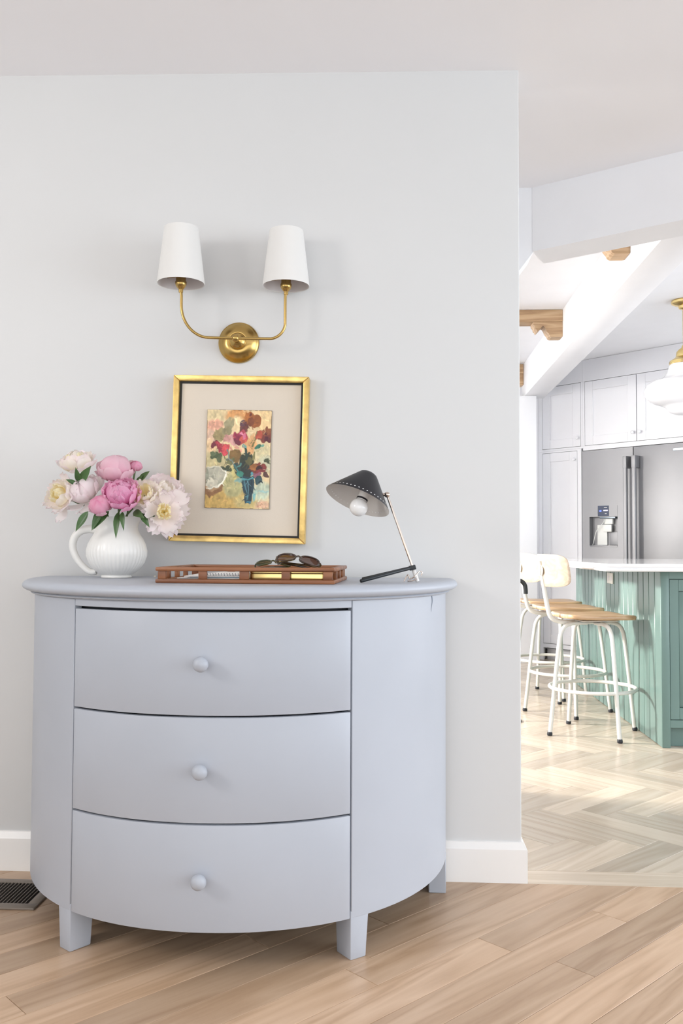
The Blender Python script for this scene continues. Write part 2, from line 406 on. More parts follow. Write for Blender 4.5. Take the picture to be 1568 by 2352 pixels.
# ================================================================== half-round chest of drawers
dr = empty('half_round_chest', (-.444, 2.735, 0), label='pale blue-grey painted half-round chest with three drawers', cat='chest')
DA, DB, DE = .605, .630, 2.08
def dc(x, o=0.0):
    a, b = DA + o, DB + o
    return -b * max(0.0, 1 - abs(x / a) ** DE) ** (1 / DE)
def arc(xa, xb, n, o=0.0):
    """points along the bowed front from xa to xb, evenly in angle, offset outwards by o"""
    a = DA + o
    ta, tb = math.acos(max(-1, min(1, xa / DA))), math.acos(max(-1, min(1, xb / DA)))
    return [(a * cos(ta + (tb - ta) * i / n), dc(a * cos(ta + (tb - ta) * i / n), o)) for i in range(n + 1)]
CX = .346
def shell(xa, xb, n, o0, o1, z0, z1):
    p = arc(xa, xb, n, o1) + arc(xa, xb, n, o0)[::-1]
    return MB().prism(p, z0, z1, 'z')
for s in (-1, 1):
    xs = (CX * s + .0015 * s, DA * s)
    sp = shell(min(xs), max(xs), 28, -.022, 0, .100, .870).build('side_panel', M['dresser'], dr, bevel=.0015, seg=1)
    if s > 0:
        # hairline split in the veneer
        ck = MB(); xk = .553
        for i in range(12):
            za, zb = .868 - .0035 * i, .868 - .0035 * (i + 1)
            wk = .0016 * (1 - i / 13); dx = .0016 * sin(i * .5)
            q = [(xk + dx - wk, dc(xk + dx - wk, .0004), za), (xk + dx + wk, dc(xk + dx + wk, .0004), za), (xk + dx + wk, dc(xk + dx + wk, .0004), zb), (xk + dx - wk, dc(xk + dx - wk, .0004), zb)]
            ck.add(q, [(0, 1, 2, 3)])
        tag(ck.build('crack', M['crack'], dr), 'dark hairline crack under the top')
# drawers
for k, (z0, z1) in enumerate(((.1005, .3475), (.3525, .5975), (.6025, .8450))):
    d = shell(-CX + .002, CX - .002, 40, -.020, .0006, z0, z1).build('drawer', M['dresser'], dr, bevel=.0018, seg=2)
    zk = (z0 + z1) / 2 + .002
    kb = MB().lathe([(.0085, 0), (.0085, .010), (.011, .013), (.0165, .019), (.0185, .026), (.0170, .033), (.011, .0385), (.004, .0405), (.0005, .041)], 28)
    kb.xf(Matrix.Translation((.0, dc(0, 0) - .0002, zk)) @ Matrix.Rotation(R(90), 4, 'X'))
    kb.build('knob', M['dresser'], d)
shell(-CX, CX, 40, -.020, 0, .8515, .870).build('top_rail', M['dresser'], dr, bevel=.001, seg=1)
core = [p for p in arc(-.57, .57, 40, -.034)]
MB().prism(core + [(.56, -.004), (-.56, -.004)], .106, .868, 'z').build('carcass', M['dresser_gap_shade'], dr, smooth=False)
# legs: front pair follows the bow, rear pair stands at the wall
for s in (-1, 1):
    tx = CX * s; ty = dc(CX); x2 = .396 * s; y2 = dc(.396)
    ex = Vector((x2 - tx, y2 - ty, 0)).normalized(); inn = Vector((-ex.y, ex.x, 0)) * s
    if inn.y < 0: inn = -inn
    A0 = Vector((tx, ty, 0))
    def quad(wd, dp, z, o=0.0): return [tuple(A0 + ex * 0 + inn * o + Vector((0, 0, z))), tuple(A0 + ex * wd + inn * o + Vector((0, 0, z))), tuple(A0 + ex * wd + inn * dp + Vector((0, 0, z))), tuple(A0 + inn * dp + Vector((0, 0, z)))]
    MB().loft([quad(.046, .060, 0.0), quad(.048, .062, .03), quad(.055, .068, .118)]).build('leg', M['dresser'], dr, bevel=.003, seg=2)
    xa, xb = sorted((s * .552, s * .602))
    MB().loft([[(xa, -.085, 0), (xb - .0 * s, -.085, 0), (xb, -.006, 0), (xa, -.006, 0)], [(xa, -.085, .118), (xb, -.085, .118), (xb, -.006, .118), (xa, -.006, .118)]]).build('leg', M['dresser'], dr, bevel=.002, seg=1)
# moulded top
def ring(o, z, n=72):
    a, b = DA + o, DB + o; pts = []
    for i in range(n + 1):
        t = pi * i / n; x = -a * cos(t)
        # even spacing round the bow
        pts.append((x, -b * max(0.0, 1 - abs(x / a) ** DE) ** (1 / DE), z))
    return pts
rings = [ring(o, z) for (o, z) in ((-.03, .8695), (.004, .8695), (.0095, .8705), (.0115, .8730), (.0100, .8755), (.0085, .8770), (.0150, .8782), (.0240, .8800), (.0310, .8840), (.0345, .8900), (.0335, .8965), (.0290, .9020), (.0215, .9060), (.0120, .9078), (.0, .9082))]
MB().loft([[(p[0], min(p[1], 0), p[2]) for p in r] for r in rings]).build('top', M['dresser'], dr, ang=60)
TOP = .9083

# ================================================================== framed flower painting
pf = empty('framed_painting', (-.4685, WY - .0015, 1.269), label='small flower painting in a gold-leaf frame with cream mat', cat='painting')
pf.rotation_euler = (0, R(1.25), 0)
FW, FH, fr_w, fd = .2095, .2560, .0176, .044
def rail(pa, pb, pc, pd_, y0, y1):      # four xz corners
    return MB().prism([pa, pb, pc, pd_], y0, y1, 'y')
o_ = ((-FW, -FH), (FW, -FH), (FW, FH), (-FW, FH)); i_ = tuple((x * (FW - fr_w) / FW, z * (FH - fr_w) / FH) for x, z in o_)
for k in range(4):
    j = (k + 1) % 4
    rail(o_[k], o_[j], i_[j], i_[k], -fd, -.001).build('frame_rail', M['gold'], pf, bevel=.0025, seg=2)
l_o = tuple((x * (FW - fr_w + .0002) / FW, z * (FH - fr_w + .0002) / FH) for x, z in o_); l_i = tuple((x * (FW - fr_w - .0065) / FW, z * (FH - fr_w - .0065) / FH) for x, z in o_)
for k in range(4):
    j = (k + 1) % 4
    rail(l_o[k], l_o[j], l_i[j], l_i[k], -.030, -.004).build('liner', M['black'], pf, smooth=False)
MB().box(-FW + fr_w + .0055, FW - fr_w - .0055, -.027, -.006, -FH + fr_w + .0055, FH - fr_w - .0055).build('mat_board', M['mat'], pf, smooth=False)
# the painting itself: a small panel covered in brush strokes
PWn, PHn = 150, 226
img = np.zeros((PHn, PWn, 3)); yy, xx = np.mgrid[0:PHn, 0:PWn]; u_ = (xx + .5) / PWn; v_ = (yy + .5) / PHn
def noise(n, a):
    gx = rng.normal(size=(n + 2, n + 2)); fx = u_ * n; fy = v_ * n; ix = fx.astype(int); iy = fy.astype(int); tx = fx - ix; ty = fy - iy
    tx = tx * tx * (3 - 2 * tx); ty = ty * ty * (3 - 2 * ty)
    return a * ((gx[iy, ix] * (1 - tx) + gx[iy, ix + 1] * tx) * (1 - ty) + (gx[iy + 1, ix] * (1 - tx) + gx[iy + 1, ix + 1] * tx) * ty)
wx_, wy_ = noise(14, .012) + noise(30, .006), noise(14, .012) + noise(30, .006)
def rgb(h): return np.array(lin(h))
def put(mask, c, tex=.10):
    m = np.clip(mask, 0, 1)[..., None]; cc = rgb(c)[None, None, :] * (1 + noise(40, tex) + noise(18, tex))[..., None]
    img[:] = img * (1 - m) + np.clip(cc, 0, 1) * m
ZX = lambda x: (x - 428) / 668.0
ZY = lambda y: (y - 422) / 1005.0
def ell(x, y, rx, ry, c, ang=0, soft=.12, tex=.10):
    cx, cy = ZX(x), ZY(y); a = R(ang); dx = (u_ - cx + wx_) * 668; dy = (v_ - cy + wy_) * 1005
    p = (dx * cos(a) + dy * sin(a)) / rx; q = (-dx * sin(a) + dy * cos(a)) / ry; d = np.sqrt(p * p + q * q)
    put((1 - d) / soft + .5, c, tex)
def stroke(x0, y0, x1, y1, wd, c, taper=.5):
    X = (u_ + wx_ * .7) * 668 + 428; Y = (v_ + wy_ * .7) * 1005 + 422; dx, dy = x1 - x0, y1 - y0; L2 = dx * dx + dy * dy
    t = np.clip(((X - x0) * dx + (Y - y0) * dy) / L2, 0, 1); d = np.hypot(X - x0 - t * dx, Y - y0 - t * dy)
    put((wd * (1 - taper * t) - d) / 4 + .5, c)
put(np.ones_like(u_), 'E6CDA0', .05)
ell(520, 470, 130, 70, 'DDC89A', soft=.6); ell(740, 470, 130, 60, 'DDA064', soft=.4); ell(1010, 520, 130, 110, 'EBCB96', soft=.5)
ell(510, 590, 90, 70, 'DDA48A', -20, .4); ell(470, 690, 70, 60, 'D9B49A', 0, .5); ell(760, 560, 70, 70, 'EED2A0', 0, .4)
ell(560, 960, 170, 110, 'BDAF82', 0, .5); ell(480, 810, 60, 70, 'E0BE92', 0, .4); ell(1000, 860, 120, 90, 'D9CBA0', 0, .5); ell(1050, 960, 70, 90, 'C9C6A6', 0, .5)
ell(620, 1330, 330, 160, 'CDAA62', 0, .4); ell(720, 1190, 130, 120, 'B5AE7C', 30, .4); ell(1010, 1250, 130, 90, 'C4CDB4', 0, .5); ell(860, 1360, 130, 60, 'C9B578', 0, .5)
ell(1030, 1390, 90, 40, 'DDB494', 0, .4); ell(890, 760, 55, 110, 'DCA873', 10, .25); ell(740, 1080, 40, 90, 'CBBE7E', -30, .4)
ell(660, 560, 55, 65, 'A59B77', 10); ell(570, 670, 85, 55, 'A08F64', -25); ell(640, 640, 50, 50, '958A66', 20); ell(690, 735, 52, 60, 'CE9A93', 15); ell(640, 720, 35, 40, 'C58F85')
ell(810, 600, 50, 95, '6A3A35', 15); ell(800, 540, 36, 40, '5A3A44'); ell(865, 490, 62, 55, 'A8652F'); ell(925, 530, 52, 70, '95562B', -20); ell(880, 540, 40, 40, '7C4428'); ell(872, 468, 16, 22, '6A2F22')
ell(785, 700, 78, 78, 'A8424F', 20); ell(760, 690, 42, 40, '8F2C48'); ell(810, 730, 42, 45, 'C65A4E', 20); ell(790, 660, 34, 14, 'D48296', 30); ell(820, 690, 14, 36, 'CC6E86', 20); ell(745, 745, 30, 26, '6E2A3C')
ell(1040, 690, 72, 72, '7E3E34'); ell(1050, 640, 56, 40, '8F5436'); ell(965, 665, 34, 42, 'B4543F', 20); ell(1050, 650, 18, 20, '55252A'); ell(1070, 730, 40, 34, '5E2A34')
ell(530, 780, 50, 46, '6B2733', 40); ell(590, 820, 88, 52, 'AE3B47', 42); ell(625, 835, 42, 46, 'C94A50', 30); ell(560, 830, 40, 20, '8A2C3A', 50)
for x, y in ((738, 798), (775, 830), (685, 830), (820, 800)): ell(x, y, 22, 17, 'E2A58A', 20)
ell(530, 905, 62, 30, '4A5638', -10); ell(560, 930, 24, 34, '5A6344', 20); ell(500, 890, 30, 20, '5E6B4A')
ell(735, 890, 58, 70, '7E6136', 10); ell(680, 950, 40, 40, '6B6B46'); stroke(640, 830, 720, 990, 7, '7A8A86'); stroke(625, 900, 640, 980, 5, '4A4A33')
ell(640, 1035, 70, 42, '3B4430', 15); ell(590, 1020, 30, 24, '434B36')
ell(850, 930, 75, 90, '333A2C', 10); ell(870, 940, 38, 48, '5E5A38'); ell(820, 1040, 90, 90, '2C3330'); ell(760, 1010, 36, 60, '39443F', -20)
stroke(830, 790, 850, 900, 12, '31463F'); stroke(940, 700, 900, 820, 6, '6F6B3E'); stroke(950, 640, 880, 790, 6, '7B7A50')
ell(960, 785, 30, 26, '37715C'); ell(825, 795, 28, 16, '6E9C90'); ell(1010, 785, 20, 14, '6FA08C'); ell(925, 880, 16, 50, '8A8456', 10)
X_ = (u_ + wx_ * .6) * 668 + 428; Y_ = (v_ + wy_ * .6) * 1005 + 422
tv = np.clip((Y_ - 1120) / 250, 0, 1)
put((np.minimum(X_ - (785 + 65 * tv), (945 - 35 * tv) - X_) / 5 + .5) * (Y_ > 1100) * (Y_ < 1368), '27404A')
stroke(830, 1150, 870, 1340, 9, '4C7680'); stroke(900, 1150, 890, 1330, 7, '1B2C36'); stroke(865, 1150, 880, 1300, 5, '6A96A0'); stroke(870, 1356, 905, 1352, 9, '3F7C8E')
stroke(800, 1135, 930, 1125, 9, '4D8C92', 0); stroke(730, 990, 810, 1120, 9, '3E7A7A'); stroke(800, 965, 740, 1010, 8, '5E938A'); ell(790, 1090, 34, 30, '3C8070')
ell(970, 1015, 88, 60, '7C3B2E', 5); ell(930, 1000, 45, 36, '9A6234'); ell(1010, 1040, 46, 36, '86373A'); ell(980, 1010, 30, 22, '3F1D1E'); ell(960, 1080, 60, 20, '8A5868', 10); ell(1065, 1080, 32, 26, '5E3F3A')
ell(1060, 945, 26, 26, '4A5038', 30); ell(980, 1140, 46, 40, '2F4A50', 40); ell(1000, 1180, 18, 16, '23363C'); ell(905, 1075, 20, 22, '5C97A0')
stroke(942, 1120, 948, 1170, 6, 'DCC99A'); ell(1030, 1255, 60, 12, 'A9CBC4', 0, .4); ell(945, 1290, 16, 60, '7FB3B0', 8, .5); ell(760, 1150, 40, 26, '7FA39A', 0, .5)
ell(505, 1235, 110, 70, '8A6340', -6); ell(500, 1180, 100, 70, 'A98862')
ell(515, 1110, 122, 112, 'E2DCC6'); ell(510, 1105, 108, 98, '9B9A88'); ell(560, 1080, 46, 80, 'B3AF9C', -30); ell(470, 1060, 60, 45, 'A9A593'); ell(490, 1165, 75, 45, 'C2BCA8'); ell(440, 1100, 24, 70, '8A8A78')
stroke(632, 1060, 630, 1140, 7, 'F0ECDC', 0); stroke(630, 1140, 560, 1215, 7, 'EDE8D6', 0); stroke(560, 1215, 440, 1225, 6, 'E6E0CC', 0)
for _ in range(420):
    xs_, ys_ = rng.uniform(440, 1085), rng.uniform(435, 1415); ci = img[min(PHn - 1, int(ZY(ys_) * PHn)), min(PWn - 1, int(ZX(xs_) * PWn))].copy()
    an_ = rng.uniform(0, pi); ln_ = rng.uniform(10, 40); k_ = rng.uniform(.72, 1.35); wd_ = rng.uniform(3, 8)
    x2_, y2_ = xs_ + ln_ * cos(an_), ys_ + ln_ * sin(an_); ddx, ddy = x2_ - xs_, y2_ - ys_
    tt = np.clip(((X_ - xs_) * ddx + (Y_ - ys_) * ddy) / (ddx * ddx + ddy * ddy), 0, 1); dd_ = np.hypot(X_ - xs_ - tt * ddx, Y_ - ys_ - tt * ddy)
    mk = (np.clip((wd_ - dd_) / 3, 0, 1) * .75)[..., None]; img[:] = img * (1 - mk) + np.clip(ci * k_ * rng.uniform(.92, 1.08, 3), 0, 1)[None, None] * mk
for (a_, b_, c__) in ((970, 1392, 10), (1000, 1398, 8), (1020, 1385, 9)): ell(a_, b_, c__, c__ * .9, 'B98A6E')
edge = np.minimum(np.minimum(u_ * 668, (1 - u_) * 668), np.minimum(v_ * 1005, (1 - v_) * 1005)); put((5 - edge) / 4 * (noise(24, .5) > -.1), '7A5A34')
pm_v = [(-.0995 + .199 * i / PWn, 0, .1515 - .303 * j / PHn) for j in range(PHn + 1) for i in range(PWn + 1)]
pm_f = [(j * (PWn + 1) + i, (j + 1) * (PWn + 1) + i, (j + 1) * (PWn + 1) + i + 1, j * (PWn + 1) + i + 1) for j in range(PHn) for i in range(PWn)]
pme = bpy.data.meshes.new('painting_surface'); pme.from_pydata(pm_v, [], pm_f)
ca = pme.color_attributes.new('strokes', 'FLOAT_COLOR', 'CORNER')
cols = np.ones((PHn * PWn, 4)); cols[:, :3] = np.clip(img.reshape(-1, 3), 0, 1); cols = np.repeat(cols, 4, axis=0)
ca.data.foreach_set('color', cols.ravel().astype(np.float32))
pmt, nt, b = nodes('oil paint strokes'); at = N(nt, 'ShaderNodeAttribute'); at.attribute_name = 'strokes'; nt.links.new(at.outputs['Color'], b.inputs['Base Color'])
tcn = N(nt, 'ShaderNodeTexCoord'); nn = N(nt, 'ShaderNodeTexNoise', i_Scale=160.0, i_Detail=4.0); bpn = N(nt, 'ShaderNodeBump', i_Strength=.3, i_Distance=.001)
nt.links.new(tcn.outputs['Object'], nn.inputs['Vector']); nt.links.new(nn.outputs['Fac'], bpn.inputs['Height']); nt.links.new(bpn.outputs['Normal'], b.inputs['Normal']); b.inputs['Roughness'].default_value = .45
pb = MB().box(-.1, .1, -.0315, -.026, -.152, .152).build('canvas_panel', M['vent'], pf, smooth=False, loc=(-.003, 0, 0))
link('painting_surface', pme, pmt, pb, (0, -.0317, 0))

# ================================================================== brass double wall lamp
sc_ = empty('wall_sconce', (-.4775, WY, 1.630), label='brass double-arm wall sconce with two white tapered shades', cat='wall lamp')
pl_ = MB().lathe([(.0005, .0005), (.064, .0005), (.0645, .004), (.063, .008), (.060, .0095), (.058, .012), (.052, .018), (.040, .026), (.030, .029), (.0265, .0285), (.0245, .031), (.022, .036), (.014, .040), (.009, .043), (.0085, .075), (.0005, .075)], 48)
pl_.xf(Matrix.Translation((0, 0, .006)) @ Matrix.Rotation(R(90), 4, 'X')); pl_.build('backplate', M['brass'], sc_)
hub = Vector((.0055, -.095, -.001))
MB().sphere(hub, .0118, 20, 12).build('hub', M['brass'], sc_)
yw = R(7.0)
def arm_pt(x, z): return (hub.x + x * cos(yw), hub.y - x * sin(yw) * -1, hub.z + z)
for s in (-1, 1):
    wd = .163 if s < 0 else .149; kk = s
    rr_ = .085 if s < 0 else .05
    pts = [(0, 0), (.04, .0), (wd - rr_, .0005)]
    for q in range(1, 9):
        a = pi / 2 * q / 8; pts.append((wd - rr_ + rr_ * sin(a), rr_ * (1 - cos(a)) * (1.15 if s < 0 else 1)))
    pts += [(wd, .125), (wd + .002, .142)]
    P3 = [arm_pt(s * x, z) for x, z in pts]
    MB().tube(smooth_path(P3, 3), .0043, 14).build('arm', M['brass'], sc_)
    tip = Vector(P3[-1])
    so = MB().lathe([(.0068, -.006), (.0068, .003), (.0095, .006), (.0145, .012), (.0172, .019), (.0172, .026), (.0150, .029), (.0150, .052), (.0005, .052)], 28)
    so.build('socket', M['brass'], sc_, loc=tip)
    # shade: thin walled, open at both ends, with a slim spider ring
    z0, z1, r0, r1 = .020, .190, .0705, .0512
    sh = MB(); nS = 48
    def rg(r, z): return [(r * cos(2 * pi * i / nS), r * sin(2 * pi * i / nS), z) for i in range(nS)]
    sh.loft([rg(r0 - .0014, z0 + .0015), rg(r0, z0), rg(r0 + .0006, z0 + .003), rg(r1 + .0005, z1 - .003), rg(r1, z1), rg(r1 - .0014, z1 - .0015), ], True, False)
    so_ = sh.build('shade', M['linen'], sc_, loc=tip, ang=50)
    li = MB().loft([rg(r0 - .0014, z0 + .0015), rg(r1 - .0014, z1 - .0015)], True, False)
    li.build('shade_lining', M['linen_in'], so_)
    spd = MB()
    for q in range(3):
        a = 2 * pi * q / 3 + .4
        spd.tube([(0.014 * cos(a), .014 * sin(a), .045), ((r0 - .006) * cos(a), (r0 - .006) * sin(a), .050)], .0011, 6)
    spd.build('shade_spider', M['brass'], so_)

# ================================================================== white pitcher
px0 = (-.803, 2.585)
pt = empty('pitcher', (px0[0], px0[1], TOP), label='white ribbed ceramic pitcher holding the peonies', cat='pitcher')
oprof = [(.0005, .0005), (.040, .0005), (.0435, .001), (.0435, .005), (.0420, .008), (.052, .014), (.067, .027), (.079, .044), (.0862, .064), (.0870, .080), (.083, .098), (.075, .114), (.0665, .127), (.0610, .138), (.0585, .149), (.0590, .160), (.0615, .170), (.0640, .1765)]
iprof = [(.0625, .1770), (.0600, .170), (.0570, .160), (.0565, .149), (.059, .138), (.0730, .114), (.0850, .080), (.0770, .044), (.0500, .015), (.0005, .010)]
bodyp = MB(); nP = 252
def spout(i, r, z):
    a = 2 * pi * i / nP; t = max(0.0, (z - .135) / .042); d = abs((a + pi) % (2 * pi) - pi)
    return 1 + .26 * t * t * math.exp(-(d / .42) ** 2)
rings = []
for (r, z) in oprof + iprof:
    rg_ = []
    for i in range(nP):
        a = 2 * pi * i / nP; k = spout(i, r, z)
        if (r, z) in oprof and .010 < z < .10: k *= 1 + .012 * cos(42 * a) * min(1, (.10 - z) / .04)
        rg_.append((r * k * cos(a), r * k * sin(a), z + (.006 * max(0, (z - .15) / .027) * math.exp(-(((a + pi) % (2 * pi) - pi) / .5) ** 2) if z > .15 else 0)))
    rings.append(rg_)
bodyp.loft(rings).build('body', M['ceramic'], pt, ang=60)
hp_ = smooth_path([(-.058, 0, .139), (-.082, 0, .1425), (-.108, 0, .136), (-.126, 0, .118), (-.1315, 0, .090), (-.121, 0, .060), (-.101, 0, .034), (-.078, 0, .017), (-.060, 0, .018)], 6)
hm = MB().tube([(0, 0, 0)] + [(0, 0, 1)], .01, 4) if False else MB()
hr = [.0125 - .004 * (i / len(hp_)) for i in range(len(hp_))]
hm.tube(hp_, hr, 16); hm.build('handle', M['ceramic'], pt)

# ================================================================== peonies
def petal_mesh(profile, half, n=7, m=6, ruffle=.06, seed=0, notch=.12):
    """a cupped petal: profile (r,z) from base to tip, half = angular half width at each profile point"""
    rd = random.Random(seed); v = []; al = []
    prof_ = smooth_path([(p[0], 0, p[1]) for p in profile], 3); hw = [half[min(int(i / 3), len(half) - 1)] * (1 - (i % 3) / 3) + half[min(int(i / 3) + 1, len(half) - 1)] * ((i % 3) / 3) for i in range(len(prof_))]
    m = len(prof_) - 1
    for k in range(m + 1):
        r, z = prof_[k].x, prof_[k].z; t = k / m
        for i in range(n):
            q = -1 + 2 * i / (n - 1)
            a = hw[k] * q; rf = ruffle * t * t * sin(q * 7 + seed * 1.7) + rd.uniform(-1, 1) * ruffle * .14 * t
            e = notch * t ** 4 * (q * q) * .6 + (.07 * t ** 5 * max(0, cos(q * 7 + seed)))
            R_ = r * (1 + rf) + .02
            v.append((R_ * cos(a), R_ * sin(a), z * (1 - e * .5) + rf * .25)); al.append(t * .75 + .25 * abs(q) * t)
    f = [(k * n + i, k * n + i + 1, (k + 1) * n + i + 1, (k + 1) * n + i) for k in range(m) for i in range(n - 1)]
    me = bpy.data.meshes.new('petal'); me.from_pydata(v, [], f)
    a_ = me.attributes.new('along', 'FLOAT', 'POINT'); a_.data.foreach_set('value', al)
    me.polygons.foreach_set('use_smooth', [True] * len(me.polygons)); return me
CL = [(.05, 0), (.55, .08), (.92, .45), (.98, .90), (.70, 1.36), (.14, 1.54)]       # closed, hugging the ball
MD = [(.05, 0), (.60, .05), (1.02, .38), (1.18, .82), (1.10, 1.18)]                 # cupped
OP = [(.05, .02), (.60, -.02), (1.15, .14), (1.52, .42), (1.66, .62)]               # open
FL = [(.05, .02), (.70, -.10), (1.25, -.16), (1.65, -.06), (1.85, .04)]             # reflexed guard petal
IN = [(.04, .05), (.30, .35), (.46, .75), (.42, 1.12), (.22, 1.36)]                 # inner ruffles
cache = {}
def petal(kind, mat, seed):
    key = (kind, mat, seed)
    if key not in cache:
        pr, hw, rf = {'CL': (CL, [.9, .55, .62, .66, .74, .95], .035), 'MD': (MD, [.8, .45, .52, .55, .40], .07), 'OP': (OP, [.8, .40, .46, .46, .30], .08), 'FL': (FL, [.8, .34, .40, .38, .24], .08),
                      'IN': (IN, [.8, .55, .62, .66, .5], .16)}[kind]
        me = petal_mesh(pr, hw, ruffle=rf, seed=seed); me.materials.append(PM[mat]); cache[key] = me
    return cache[key]
def leaf_mesh(L, W, bend, twist=0.0):
    v = []; n = 9
    for k in range(n + 1):
        t = k / n; wv = W * (sin(pi * t ** .8)) * (1 - .15 * t); zz = -bend * t * t
        for q in (-1, -.5, 0, .5, 1):
            v.append((L * t, wv * q, zz + abs(q) * wv * .35))
    f = [(k * 5 + i, k * 5 + i + 1, (k + 1) * 5 + i + 1, (k + 1) * 5 + i) for k in range(n) for i in range(4)]
    me = bpy.data.meshes.new('leaf'); me.from_pydata(v, [], f); me.polygons.foreach_set('use_smooth', [True] * len(me.polygons)); return me
def aim(ax, roll=0.0):
    return Vector(ax).to_track_quat('Z', 'Y').to_matrix().to_4x4() @ Matrix.Rotation(roll, 4, 'Z')
def leaf(parent, base, tip, W, bend=.2, roll=0.0):
    b_, t_ = Vector(base), Vector(tip); d = t_ - b_; L = d.length
    x = d.normalized(); up = Vector((0, -1, .25)); up = (up - x * up.dot(x)).normalized(); y = up.cross(x)
    mt = Matrix((x, y, up)).transposed().to_4x4() @ Matrix.Rotation(roll, 4, 'X')
    o = link('leaf', leaf_mesh(L, W, bend * L), M['leaf'], parent); o.matrix_local = Matrix.Translation(b_) @ mt
    return o
def peony(center, axis, rad, layers, label, mouth, leaves=(), seed=0):
    base = Vector((px0[0] + mouth[0] * .5, px0[1] + mouth[1] * .5, TOP + .013))
    e = empty('peony', base, label=label, cat='flower', group='peonies in the white pitcher')
    rad *= 1.07; c = Vector(center) - base; ax = Vector(axis).normalized(); rd = random.Random(seed)
    bloom_base = c - ax * rad * .75
    mid = Vector((px0[0] + mouth[0], px0[1] + mouth[1], TOP + .165)) - base
    MB().tube(smooth_path([(0, 0, 0), mid, bloom_base - ax * rad * .5, bloom_base + ax * rad * .1], 5), .0027, 8).build('stem', M['stem'], e)
    for (kind, mat, cnt, scl, lift, tilt, ph) in layers:
        for k in range(cnt):
            a = 2 * pi * k / cnt + ph + rd.uniform(-.18, .18); wl = 2.2 if kind in ('FL', 'OP') else 1.0; s = rad * scl * (1 + rd.uniform(-.08, .08) * wl)
            o = link('petal', petal(kind, mat, (seed * 3 + k) % 4), None, e)
            o.matrix_local = Matrix.Translation(bloom_base) @ aim(ax, a) @ Matrix.Translation((0, 0, rad * lift)) @ Matrix.Rotation(R(tilt + rd.uniform(-8, 8) * wl), 4, 'Y') @ Matrix.Scale(s, 4)
    for lf in leaves:
        leaf(e, Vector(lf[0]) - base, Vector(lf[1]) - base, lf[2], *(lf[3:]))
    return e
ball = lambda out, inn, g_='MD': [(g_, out, 6, 1.0, -.02, 6, 0), ('MD', out, 7, .95, 0, -4, .4), ('CL', inn, 6, .95, .02, 0, .2), ('CL', inn, 6, .80, .06, 0, .7), ('IN', inn, 6, 1.05, .10, 12, .3), ('IN', inn, 5, .9, .12, -6, .1)]
peony((-.923, 2.565, 1.250), (-.18, -.30, .93), .036, [('OP', 'blush', 6, .95, 0, -8, .2), ('MD', 'cream', 7, .98, 0, 8, .6), ('MD', 'blush', 6, .85, .1, -6, 0), ('IN', 'yellow', 6, .95, .1, 14, .2), ('IN', 'cream', 7, 1.0, .05, -6, .7)],
      'cream peony standing highest, above the pitcher handle', (-.030, -.010), [((-.905, 2.53, 1.175), (-.838, 2.50, 1.228), .016, -.25), ((-.895, 2.53, 1.18), (-.900, 2.50, 1.222), .010, .1)], 1)
peony((-.958, 2.525, 1.150), (-.45, -.72, .28), .036, [('FL', 'blush', 7, .92, .1, 0, .1), ('OP', 'blush', 7, .9, .08, -12, .5), ('MD', 'cream', 7, .9, .05, 0, .2), ('IN', 'yellow', 8, .95, .0, 10, .4), ('IN', 'yellow', 5, .7, .2, 0, 0)],
      'open cream peony with yellow centre, hanging out over the handle', (-.036, .002), [((-.900, 2.515, 1.178), (-.926, 2.50, 1.190), .007, .1)], 2)
peony((-.886, 2.53, 1.163), (-.22, -.62, .75), .037, ball('blush', 'blush', 'OP'), 'blush white double peony left of the bright pink bloom', (-.024, -.022), [((-.850, 2.47, 1.098), (-.886, 2.462, 1.042), .012, .12), ((-.82, 2.50, 1.105), (-.842, 2.466, 1.053), .012, .3)], 3)
peony((-.801, 2.555, 1.226), (.06, -.42, .90), .041, [('OP', 'pink', 5, .75, -.02, -6, 0), ('MD', 'pink', 6, .98, -.02, 2, .4), ('CL', 'pink', 6, 1.02, .02, 0, .2), ('CL', 'blush', 6, .95, .06, 0, .7), ('CL', 'pink', 5, .88, .09, 0, .1), ('IN', 'pink', 6, 1.0, .14, 0, .3)],
      'large soft pink globe-shaped peony at the top of the bouquet', (.0, .018), (), 4)
peony((-.768, 2.500, 1.150), (.05, -.80, .52), .037, [('MD', 'hot', 7, 1.0, -.02, 10, 0), ('MD', 'hot', 7, .98, .02, 0, .4), ('CL', 'hot', 6, .98, .02, 0, .2), ('MD', 'hot', 6, .80, .1, -14, .7), ('IN', 'hot', 9, 1.18, .05, 18, .2), ('IN', 'hot', 8, 1.12, .10, 4, .7), ('IN', 'hot', 6, 1.0, .20, -8, .3)],
      'bright pink ruffled peony in the middle of the bouquet', (.006, -.028), [((-.778, 2.515, 1.098), (-.777, 2.470, 1.036), .010, .35), ((-.765, 2.51, 1.098), (-.757, 2.475, 1.060), .008, .5)], 5)
peony((-.820, 2.482, 1.118), (-.12, -.72, .55), .0270, [('MD', 'pink', 4, .9, -.05, 8, .2), ('CL', 'bud', 5, 1.0, 0, 0, 0), ('CL', 'bud', 5, .93, .05, 0, .6), ('CL', 'bud', 4, .88, .10, -6, .3), ('IN', 'bud', 5, 1.0, .12, -4, .1)],
      'half-open pink peony bud low in front of the pitcher rim', (-.014, -.036), [((-.80, 2.50, 1.10), (-.838, 2.47, 1.055), .011, .3)], 6)
peony((-.750, 2.585, 1.236), (.18, -.15, .95), .0165, [('MD', 'bud', 3, .95, -.05, 4, .2), ('CL', 'bud', 5, 1.0, 0, 0, 0), ('CL', 'bud', 4, .92, .08, -8, .6)],
      'small round pink peony bud beside the top globe bloom', (.022, .016), [((-.735, 2.56, 1.190), (-.688, 2.53, 1.216), .010, -.1), ((-.742, 2.56, 1.185), (-.712, 2.545, 1.205), .007, -.2)], 7)
